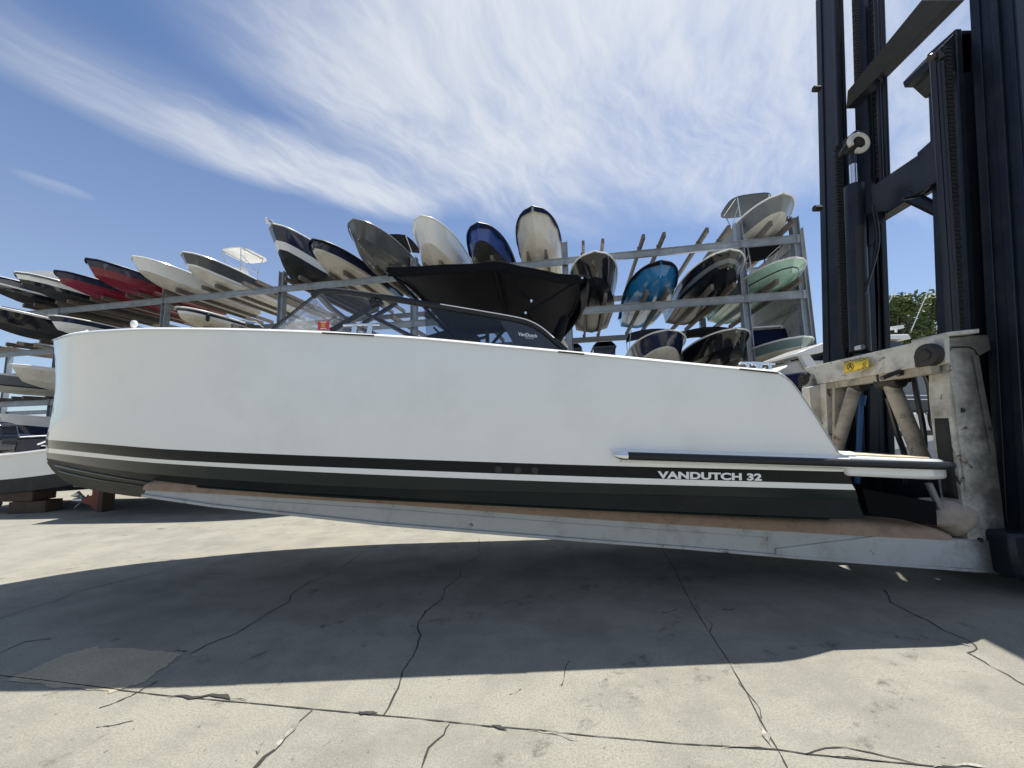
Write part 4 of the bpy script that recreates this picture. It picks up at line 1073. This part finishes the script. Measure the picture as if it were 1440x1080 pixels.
        cs = MB(); cs.prism([(xm-.5,zd-.1),(xm+.3,zd-.1),(xm+.25,zd+.25),(xm-.4,zd+.3)], -w_*.9, w_*.9); cs.build('console', WHITE, root, bevel=.04)
    if ttop:
        m_roof, hh = ttop[:2]; xm += ttop[2] if len(ttop) > 2 else 0; tt = empty('t_top', (0,0,0)); tt.parent = root
        rf = MB(); Lr, Wr = 2.3, B*.78; o = []
        for k in range(24):
            a = 2*math.pi*k/24; o.append((xm-.3 + Lr/2*math.copysign(abs(math.cos(a))**.55, math.cos(a)), Wr/2*math.copysign(abs(math.sin(a))**.55, math.sin(a))))
        zt = zd + hh; n = len(o)
        vs = [V((x,y,zt)) for x,y in o] + [V((x*1.0,y*1.0,zt+.07)) for x,y in o] + [V((lerp(xm-.3,x,.8),y*.8,zt+.13)) for x,y in o]
        rf.add(vs, [tuple(range(n))[::-1], tuple(range(2*n,3*n))] + [(i,(i+1)%n,n+(i+1)%n,n+i) for i in range(n)] + [(n+i,n+(i+1)%n,2*n+(i+1)%n,2*n+i) for i in range(n)])
        rf.build('roof', m_roof, tt, smooth=30)
        lg = MB()
        for sy in (-1, 1):
            for dx, ex in ((.55,.75),(-.85,-1.05)):
                lg.tube([V((xm+dx, sy*B*.22, zd)), V((xm+dx+.05, sy*B*.24, zd+hh*.6)), V((xm+ex-.3*0, sy*Wr*.36, zt))], .03, 7)
            lg.tube([V((xm+.58, sy*B*.23, zd+hh*.45)), V((xm-.85, sy*B*.23, zd+hh*.45))], .022, 6); lg.tube([V((xm+.7, sy*Wr*.4, zt-.03)), V((xm-1.0, sy*Wr*.4, zt-.03))], .025, 6)
            lg.tube([V((xm-.85, sy*B*.23, zd+hh*.45)), V((xm+.6, sy*B*.25, zd+hh*.8))], .02, 6)
        lg.build('frame', ALU, tt)
        cs = MB(); cs.prism([(xm-.4,zd-.1),(xm+.55,zd-.1),(xm+.45,zd+.75),(xm+.1,zd+1.0),(xm-.3,zd+.7)], -B*.17, B*.17); cs.build('console', WHITE, root, bevel=.05)
        if hood is not None:
            cv = MB(); cv.grid([[V((xm+1.0, y, zd)) for y in (-B*.36,-B*.15,B*.15,B*.36)], [V((xm+.75, y, zt-.1)) for y in (-Wr*.42,-Wr*.2,Wr*.2,Wr*.42)]]); cv.build('canvas_front', hood, tt, solid=.02)
    if canopy is not None:
        cp = MB(); zt = zd + 1.25; g = []
        for i in range(9):
            x = lerp(xm-1.3, xm+1.1, i/8); g.append([V((x, B*.42*k/4, zt + .18*math.sin(math.pi*i/8) - .04*(k/4)**2*4)) for k in range(-4, 5)])
        cp.grid(g); cc = cp.build('canopy', canopy, root, solid=.03)
        lg = MB()
        for sy in (-1, 1):
            lg.tube([V((xm-.3, sy*B*.44, zd)), V((xm+1.05, sy*B*.41, zt))], .02, 6); lg.tube([V((xm-.3, sy*B*.44, zd)), V((xm-1.25, sy*B*.41, zt))], .02, 6)
        lg.build('canopy_frame', ALU, cc)
    if outboard is not None:
        ob = MB(); ob.prism([(x0-.75,Ds+.75),(x0-.7,Ds+.1),(x0-.1,Ds+.05),(x0-.02,Ds+.5),(x0-.15,Ds+.85),(x0-.5,Ds+.92)], -.24, .24); o1 = ob.build('outboard', BLACKG, root, bevel=.09)
        lw = MB(); lw.prism([(x0-.55,Ds+.1),(x0-.2,Ds+.1),(x0-.25,-.15),(x0-.1,-.35),(x0-.3,-.6),(x0-.5,-.38),(x0-.75,-.3),(x0-.75,-.18),(x0-.5,-.12)], -.09, .09); lw.build('lower_unit', ORANGE if outboard == ORANGE else GREYD, o1, bevel=.03)
        pr = MB(); pr.tube([V((x0-.72,0,-.24)), V((x0-1.0,0,-.24))], [.08,.04], 10)
        for k in range(3):
            a = 2*math.pi*k/3; c_, s_ = math.cos(a), math.sin(a)
            pr.add([V((x0-.8,.05*c_,-.24+.05*s_)), V((x0-.9,.2*c_-.1*s_,-.24+.2*s_+.1*c_)), V((x0-.82,.24*c_+.05*s_,-.24+.24*s_-.05*c_)), V((x0-.76,.06*c_+.05*s_,-.24+.06*s_-.05*c_))], [(0,1,2,3)])
        pr.build('propeller', ALU, o1, solid=.012)
    if bow_rail:
        br = MB()
        for sg in (1, -1):
            P = [V((r[-1].x-.05, sg*r[-1].y*.9, r[-1].z + .55*min(1, (S[i]-.5)*6))) for i, r in enumerate(rows) if S[i] > .5]
            br.tube(P, .018, 6)
            for q, r in list(zip(P, [r for i, r in enumerate(rows) if S[i] > .5]))[1::2]: br.tube([V((q.x, q.y, r[-1].z)), q], .014, 5)
        br.build('bow_rail', CHROME, root)
    if fender:
        r = rows[-5][-1]; fd = MB(); p0 = V((r.x, r.y+.13, r.z-.12)); fd.tube([p0, p0+V((0,0,-.06)), p0+V((0,0,-.42)), p0+V((0,0,-.48))], [.03,.1,.1,.03], 12); fd.tube([V((r.x, r.y, r.z+.03)), p0], .012, 5); fd.build('fender', RUBBER, root)
    e = rows[-2]; q = (e[0] + e[5])/2; q = V((rows[-1][0].x, 0, rows[-1][0].z*.85 + rows[-1][-1].z*.15))
    be = MB(); be.tube([q + V((-.06,0,0)), q + V((.03,0,.0)), q + V((.06,0,-.03)), q + V((.03,0,-.07)), q + V((-.08,0,-.07))], .016, 6); be.build('bow_eye', CHROME, root)
    if radar:
        an = MB(); e = rows[-1][-1]; an.bar(V((e.x-.35,0,e.z+.04)), V((e.x+.3,0,e.z+.1)), .16, .1); an.tube([V((e.x+.1,-.12,e.z+.1)), V((e.x+.1,.12,e.z+.1))], .09, 8); an.prism([(e.x+.05,e.z+.05),(e.x+.42,e.z+.16),(e.x+.3,e.z-.2),(e.x+.12,e.z-.1)], -.05, .05); an.build('anchor', CHROME, root)
    return root
BANDT = [.12,.24,.36,.5,.64,.8,.9,1.0]
HEAD = math.atan2(RN.y, RN.x)
BUNK = .10
def slot_boat(name, label, cat, t, tier, bow=None, over=None, D=None, L=8.2, B=2.55, **k):
    p = rk(t, -.2, TIERS[tier] + BUNK)
    if bow is not None:
        u = (bow[0] - CX)/FPX
        if over is None:
            lo, hi = 0.3, 7.0
            f = lambda o: proj(p + RN*o + V((0,0,1.5)))[0] - bow[0]
            a, b_ = f(lo), f(hi)
            for _ in range(40):
                m = (lo+hi)/2
                if (f(m) > 0) == (a > 0): lo = m
                else: hi = m
            over = lo
        over = max(.8, min(5.0, over))
        q = p + RN*over
        if D is None: D = max(.85, min(2.9, at(bow[0], bow[1], q.y).z - p.z))
    over = 3 if over is None else over; D = 1.6 if D is None else D
    print('BOAT', label[:40], 't%.1f tier %d over %.2f D %.2f' % (t, tier, over, D), 'bow', proj(p+RN*over+V((0,0,D))))
    return make_boat(name, label, cat, p, HEAD, L, B, D, k.pop('Ds', max(.7, D*.7)), over=over, **k)
GB = 'boats stacked in the rack'
A_ = 1.01
sb = lambda *a, **k: slot_boat(*a, group=GB, **k)
# --- upper row, left to right
sb('covered_boat', 'black hulled boat with pale flash at the far left end of the top row', 'boat', -36.25, 0, (-30,384), bands=[(BLACKG,.36),(WHITE,.5),(NAVY,A_)], bottom=BOTTOMB, top='cover', cover=CANVASN, coverh=.35, seed=1)
sb('covered_boat', 'black and white boat under a grey cover, left of the two red ones', 'boat', -33.35, 0, (22,382), bands=[(BLACKG,.36),(WHITE,.8),(GREYD,A_)], bottom=BOTTOMB, top='cover', cover=CANVASG, coverh=.95, seed=2)
sb('covered_boat', 'lower red boat with dark navy cover beside the grey covered one', 'boat', -30.45, 0, (78,380), bands=[(RED,.36),(NAVY,A_)], bottom=RED, top='cover', cover=CANVASN, coverh=.3, seed=3, rail=RUBBER)
sb('covered_boat', 'higher red boat with dark navy cover next to the cream white one', 'boat', -27.55, 0, (121,363), bands=[(RED,.5),(NAVY,A_)], bottom=RED, top='cover', cover=CANVASN, coverh=.25, seed=4, rail=RUBBER)
sb('open_boat', 'plain cream white boat without cover right of the red boats', 'boat', -24.65, 0, (187,360), bands=[(WHITE,A_)], bottom=BOTTOMW, top='deck', screen=True, seed=5)
sb('centre_console_boat', 'dark grey and white boat with white hard top, top row left half', 'boat', -21.75, 0, (257,354), bands=[(BOTTOMW,.12),(WHITE,.24),(GREYD,A_)], bottom=BOTTOMW, top='deck', ttop=(WHITE,1.95,.7), seed=6)
sb('cruiser', 'navy cruiser with white band, black bottom and bow anchor', 'boat', -15.95, 0, (381,321), D=2.5, L=9.6, B=2.8, bands=[(BOTTOMB,.24),(WHITE,.5),(NAVY,A_)], bottom=BOTTOMB, top='deck', bow_rail=False, radar=True, seed=7)
sb('covered_boat', 'cream bottomed boat with navy side and black cover beside the anchor cruiser', 'boat', -13.05, 0, (440,336), bands=[(BOTTOMW,.24),(NAVY,A_)], bottom=BOTTOMW, top='cover', cover=CANVASB, coverh=.4, seed=8, rail=RUBBER)
sb('bowrider', 'charcoal grey bowrider with folded black canopy, above the black canvas', 'boat', -10.15, 0, (497,308), bands=[(GREYD,A_)], bottom=GREYD, top='deck', canopy=CANVASB, seed=9, rail=GREYM)
sb('open_boat', 'white boat with thin black side line, beside the blue and black one', 'boat', -7.25, 0, (592,303), B=2.6, bands=[(WHITE,.12),(INK,.17),(WHITE,A_)], bottom=BOTTOMW, top='deck', screen=True, full=2.8, seed=10)
sb('covered_boat', 'royal blue boat with black bottom and black cover in the top row', 'boat', -4.35, 0, (679,313), over=1.7, B=2.45, bands=[(BOTTOMB,.12),(BLUE,A_)], bottom=BOTTOMB, top='cover', cover=CANVASN, coverh=.3, drape=.32, full=3.2, seed=11, rail=RUBBER)
sb('covered_boat', 'cream white boat with navy cover standing highest at the middle post', 'boat', -1.45, 0, (757,290), over=2.0, B=2.5, bands=[(BOTTOMW,A_)], bottom=BOTTOMW, top='cover', cover=CANVASN, coverh=.2, drape=.26, full=3.4, seed=12, rail=RUBBER)
sb('centre_console_boat', 'grey sided boat with open hard top, top of the right end', 'boat', 10.0, 0, (1123,271), over=1.6, B=2.75, L=8.6, bands=[(GREYM,A_)], bottom=BOTTOMW, top='deck', ttop=(ROOFD,1.9,1.2), full=3.0, seed=13)
# --- second row
sb('open_boat', 'black hulled boat with bright white deck edge at the left picture edge', 'boat', -33.35, 1, (-12,432), over=4.6, D=1.5, bands=[(BLACKG,.9),(WHITE,A_)], bottom=BOTTOMB, top='deck', seed=14)
sb('bowrider', 'white bottomed runabout with navy side band, left end under the red boats', 'boat', -30.45, 1, (70,443), bands=[(WHITE,.5),(NAVY,A_)], bottom=WHITE, top='deck', screen=True, seed=15)
sb('bowrider', 'white runabout with dark upper stripe and stained keel, second row left', 'boat', -21.75, 1, (249,431), bands=[(CREAM,.36),(WHITE,.64),(NAVY,.9),(WHITE,A_)], bottom=CREAM, top='deck', screen=True, fender=True, seed=16)
sb('covered_boat', 'glossy black boat seen bow on with pale strakes, right of the middle post', 'boat', 1.45, 1, (851,353), over=2.0, B=2.55, bands=[(BLACKG,A_)], bottom=BOTTOMBG, top='deck', full=4.2, seed=17)
sb('covered_boat', 'bright blue boat with black cover between two black hulls', 'boat', 4.35, 1, (945,366), over=2.4, B=2.5, bands=[(CYAN,A_)], bottom=CYAN, top='cover', cover=CANVASB, coverh=.2, drape=.2, full=3.4, seed=18, rail=RUBBER)
sb('open_boat', 'black boat with pale grey stripe down its side and white rail', 'boat', 7.25, 1, (1046,350), over=2.4, B=2.7, bands=[(BLACKG,.24),(GREYM,.5),(BLACKG,A_)], bottom=BOTTOMBG, top='deck', full=3.0, seed=19)
sb('centre_console_boat', 'mint green boat with black line under a black hard top', 'boat', 10.0, 1, (1146,369), over=1.9, B=2.75, bands=[(MINT,.12),(INK,.2),(MINT,A_)], bottom=MINT, top='deck', ttop=(CANVASB,1.9,1.3), seed=20)
# --- third row
sb('open_boat', 'cream bow pointing left above the pale grey hull at the left edge', 'boat', -30.45, 2, (16,512), bands=[(CREAM,.8),(WHITE,A_)], bottom=CREAM, top='deck', seed=21)
sb('open_boat', 'pale grey hull with black lower line at the left edge, third row', 'boat', -33.35, 2, (-20,520), over=4.6, bands=[(INK,.12),(GREYM,.9),(WHITE,A_)], bottom=BOTTOMW, top='deck', seed=22)
sb('covered_boat', 'navy boat with beige bottom and folded navy canopy, third row middle', 'boat', 4.5, 2, (968,463), over=2.0, B=2.7, bands=[(BOTTOMW,.18),(NAVY,A_)], bottom=BOTTOMW, top='deck', canopy=CANVASN, full=3.0, seed=23)
sb('covered_boat', 'glossy black boat below a wide black canopy, beside the right post', 'boat', 7.35, 2, (1056,461), over=2.0, B=2.7, bands=[(BLACKG,A_)], bottom=BOTTOMBG, top='deck', canopy=CANVASB, full=3.0, seed=24)
sb('centre_console_boat', 'grey teal boat with navy canvas under its hard top, low right', 'boat', 10.0, 2, (1150,482), over=1.9, B=2.75, bands=[(BOTTOMW,.12),(TEAL,A_)], bottom=BOTTOMW, top='deck', ttop=(WHITE,1.3,.6), hood=CANVASN, seed=25)
# --- fourth row, left edge
sb('bowrider', 'white runabout with navy lower band low at the left edge', 'boat', -30.45, 3, (-30,575), over=4.4, D=1.75, bands=[(NAVY,.5),(WHITE,A_)], bottom=BOTTOMB, top='deck', screen=True, seed=26)
# --- boats in the far rack
for t, z, cvr, lab, sd_ in ((-.2,7.9,BLUE,'small boat with blue cover far behind the middle post',31), (2.9,7.9,CANVASB,'small black covered boat far behind the middle post',32)):
    make_boat('covered_boat', lab, 'boat', rk(t, 19.4, z), HEAD+math.pi, 6.5, 2.3, 1.5, 1.2, [(BLACKG,A_)], BOTTOMB, 'cover', over=3.0, cover=cvr, coverh=.7, seed=sd_, group='boats in the far rack')

# ------------------------------------------------------------------ boats standing on blocks in the yard at the left
def block(px, py, Y, sx, sy, sz, z0, lab, rz=0):
    x = at(px, py, Y).x; mb = MB(); mb.box((-sx/2,-sy/2,0),(sx/2,sy/2,sz)); o = mb.build('timber_block', WOODB, bevel=.015, smooth=0); o.location = (x, Y, z0); o.rotation_euler = (0,0,rz)
    return tag(o, lab, 'timber block', 'timber blocks under the yard boats')
gx = at(12, 650, 10.4).x
make_boat('open_boat', 'white outboard boat on brown timber blocks at the left edge', 'boat', (gx+5.2, 10.4, .43), 0, 6.2, 2.4, 1.75, .92, [(BOTTOMB,.36),(WHITE,A_)], BOTTOMB, 'deck', over=1.0, outboard=BLACKG, screen=True, seed=40)
gx2 = at(128, 680, 9.2).x
make_boat('open_boat', 'dark boat with bare propeller low behind the white bow', 'boat', (gx2+5.2, 9.6, .5), 0, 6.0, 2.3, 1.0, .7, [(NAVY,A_)], BOTTOMB, 'cover', over=1.0, outboard=ORANGE, coverh=.25, cover=CANVASN, seed=41)
make_boat('covered_boat', 'navy covered boat on the ground under the rack at the far left', 'boat', (-21.5, 17.0, .3), 0, 7.0, 2.4, 1.6, 1.2, [(NAVY,A_)], BOTTOMB, 'cover', over=1.0, coverh=.5, cover=CANVASN, seed=42)
make_boat('covered_boat', 'black covered boat on the ground behind the white outboard boat', 'boat', (-11.0, 15.5, .3), 0, 7.5, 2.4, 1.5, 1.2, [(BLACKG,A_)], BOTTOMB, 'cover', over=1.0, coverh=.5, cover=CANVASB, seed=43)
block(33,686,9.7, 1.1,.5,.24,.28,'brown timber block lying across the top of the stack under the white boat')
block(52,700,9.65, .8,.4,.275,0,'lower brown timber block carrying the crossways one', .1)
block(150,700,9.5, .12,.3,.5,0,'narrow upright timber block behind the white bow')

# ------------------------------------------------------------------ right: yard boats and tree seen through the forklift
# cabin cruiser with hard top, stern quarter towards us
cx_ = at(1270, 560, 13.5)
cr = empty('cabin_cruiser', (at(1285,600,13.5).x, 13.5, 0), 'white cabin cruiser with hard top and aerials seen between the forklift masts', 'cabin cruiser')
X = lambda px, Y=13: at(px, 560, Y).x
Zp = lambda py, Y=13, px=1270: at(px, py, Y).z
mb = MB(); xl, xr = X(1180), X(1420)
mb.prism([(xl,Zp(618)),(xl,Zp(580)),(xr,Zp(580)),(xr,Zp(622)),(xr-1,Zp(650)),(xl+.5,Zp(650))], 13, 16); mb.build('hull', WHITE, cr, world=cr, bevel=.08)
mb = MB(); mb.prism([(xl,Zp(606)),(xr,Zp(606)),(xr,Zp(613)),(xl,Zp(613))], 12.98, 13); mb.build('side_stripe', INK, cr, world=cr)
mb = MB(); mb.prism([(xl+.6,Zp(580)),(X(1226),Zp(500)),(X(1330),Zp(500)),(X(1390),Zp(580))], 13.5, 15.6); mb.build('cabin', GREYM, cr, world=cr, bevel=.08)
mb = MB(); mb.prism([(X(1222),Zp(494)),(X(1232),Zp(478)),(X(1298),Zp(476)),(X(1306),Zp(497))], 13.46, 15.64); mb.build('cabin_window', DGLASS, cr, world=cr, bevel=.02)
mb = MB(); mb.prism([(X(1228),Zp(474)),(X(1234),Zp(468)),(X(1300),Zp(468)),(X(1303),Zp(475))], 13.2, 15.9); mb.build('hard_top', WHITE, cr, world=cr, bevel=.03)
mb = MB(); mb.prism([(X(1240),Zp(576)),(X(1250),Zp(560)),(X(1360),Zp(560)),(X(1375),Zp(576))], 13.3, 13.5); mb.build('side_window', DGLASS, cr, world=cr)
mb = MB(); mb.tube([at(1227,478,13.4), at(1225.5,452,13.4)], .03, 6); mb.build('light_mast', WHITE, cr, world=cr)
mb = MB(); mb.tube([at(1260,467,13.6), at(1260,462,13.6)], .04, 6); mb.bar(at(1252,462,13.6), at(1269,459.5,13.6), .12, .12); mb.build('radar_scanner', WHITE, cr, world=cr)
for a, b_ in (((1281,466),(1308,402)), ((1248,430),(1260,405))):
    mb = MB(); mb.tube([at(*a, 13.8), at(*b_, 13.8)], .014, 5); mb.build('aerial', WHITE, cr, world=cr)
mb = MB(); mb.tube([at(1238,556,12.9), at(1345,556,12.9)], .02, 6); mb.build('hand_rail', CHROME, cr, world=cr)
mb = MB(); mb.tube([at(1238,561,12.9), at(1345,562,12.9)], .02, 6); mb.build('hand_rail', CHROME, cr, world=cr)
me = text_mesh('CAB', .4, .004, .012, 1.15); wd = max(v.co.x for v in me.vertices); p0, p1 = at(1289,583,12.97), at(1312,584,12.97)
for v in me.vertices: v.co = V((p0.x + v.co.x*(p1.x-p0.x)/wd, 12.985 - v.co.z, p0.z + v.co.y*.55)) - cr.location
me.materials.append(INK); o = bpy.data.objects.new('lettering', me); COL.objects.link(o); o.parent = cr
# white tender with a frame, behind the stern of the white boat
td = empty('white_tender', (at(1140,520,11).x, 11, 0), 'small white boat with a slanted white frame beside the mast foot', 'boat')
mb = MB(); mb.prism([at(*p, 11) for p in ((1116,498),(1160,481),(1170,484),(1170,489),(1150,497),(1118,501))], 11, 12.6); mb.build('top_panel', WHITE, td, world=td, bevel=.03)
mb = MB(); mb.prism([at(*p, 11) for p in ((1127,498),(1138,494),(1152,514),(1138,519))], 11.05, 11.2); mb.build('frame', WHITE, td, world=td, bevel=.02)
mb = MB(); mb.prism([at(*p, 11) for p in ((1140,499),(1146,498),(1158,512),(1150,512))], 12.0, 12.2); mb.build('frame', WHITE, td, world=td, bevel=.02)
mb = MB(); mb.prism([at(*p, 11) for p in ((1080,529),(1128,505),(1190,505),(1200,620),(1130,620))], 11.2, 12.8); mb.build('hull', BOTTOMW, td, world=td, bevel=.06)
mb = MB(); mb.prism([at(*p, 10.6) for p in ((1100,527),(1140,521),(1150,560),(1110,560))], 10.6, 11.1); mb.build('cushion', CANVASN, td, world=td, bevel=.05)
# tree
def leaf_mat(name, c):
    m = mat(name, c, .55, var=.35, scale=1.2); return m
LEAF = leaf_mat('tree_leaf', (.11,.155,.05)); BARK = mat('bark', (.1,.08,.06), .9, var=.3, scale=8, bump=.4)
def tree(x, y, h, r, seed, lab, nleaf=9000):
    rnd = random.Random(seed); root = empty('broadleaf_tree', (x, y, 0), lab, 'tree', 'trees beyond the yard')
    tk = MB(); tk.tube([(0,0,0),(.1,0,h*.25),(-.05,.1,h*.5),(.1,0,h*.8)], [.32,.26,.2,.08], 10)
    cl = []
    for k in range(26):
        a = rnd.uniform(0, 6.283); rr_ = r*rnd.uniform(.2, 1); zz_ = h*rnd.uniform(.42, 1.0); rr_ *= math.sqrt(max(.12, 1 - ((zz_/h - .62)/.42)**2))
        c = V((rr_*math.cos(a), rr_*math.sin(a), zz_)); cl.append((c, rnd.uniform(.5, 1.05)*r*.28))
        tk.tube([V((0,0,zz_*.5)), c*.6 + V((0,0,zz_*.22)), c], [.09,.05,.02], 5)
    tk.build('trunk', BARK, root)
    lf = MB()
    for k in range(nleaf):
        c, s = rnd.choice(cl); d = V((rnd.gauss(0,1), rnd.gauss(0,1), rnd.gauss(0,.75))); d = d.normalized()*s*rnd.uniform(.3,1.12)**.6
        p = c + d; l = rnd.uniform(.10,.2); a = V((rnd.gauss(0,1), rnd.gauss(0,1), rnd.gauss(0,.6))).normalized(); b_ = a.cross(V((rnd.gauss(0,1),rnd.gauss(0,1),rnd.gauss(0,1)))).normalized()
        lf.add([p - a*l, p + b_*l*.45, p + a*l, p - b_*l*.45], [(0,1,2,3)])
    lf.build('crown', LEAF, root, smooth=0)
tree(at(1262,560,27).x, 27, Zp(424,27,1285), 3.0, 1, 'green tree behind the cabin cruiser, nearer the far mast')
tree(at(1318,560,29).x, 29, Zp(418,29,1318), 3.4, 2, 'taller green tree behind the cabin cruiser, nearer the inner mast')
tree(at(1216,560,31).x, 31, Zp(455,31,1230), 3.0, 3, 'low green tree mostly hidden behind the far mast', 4000)
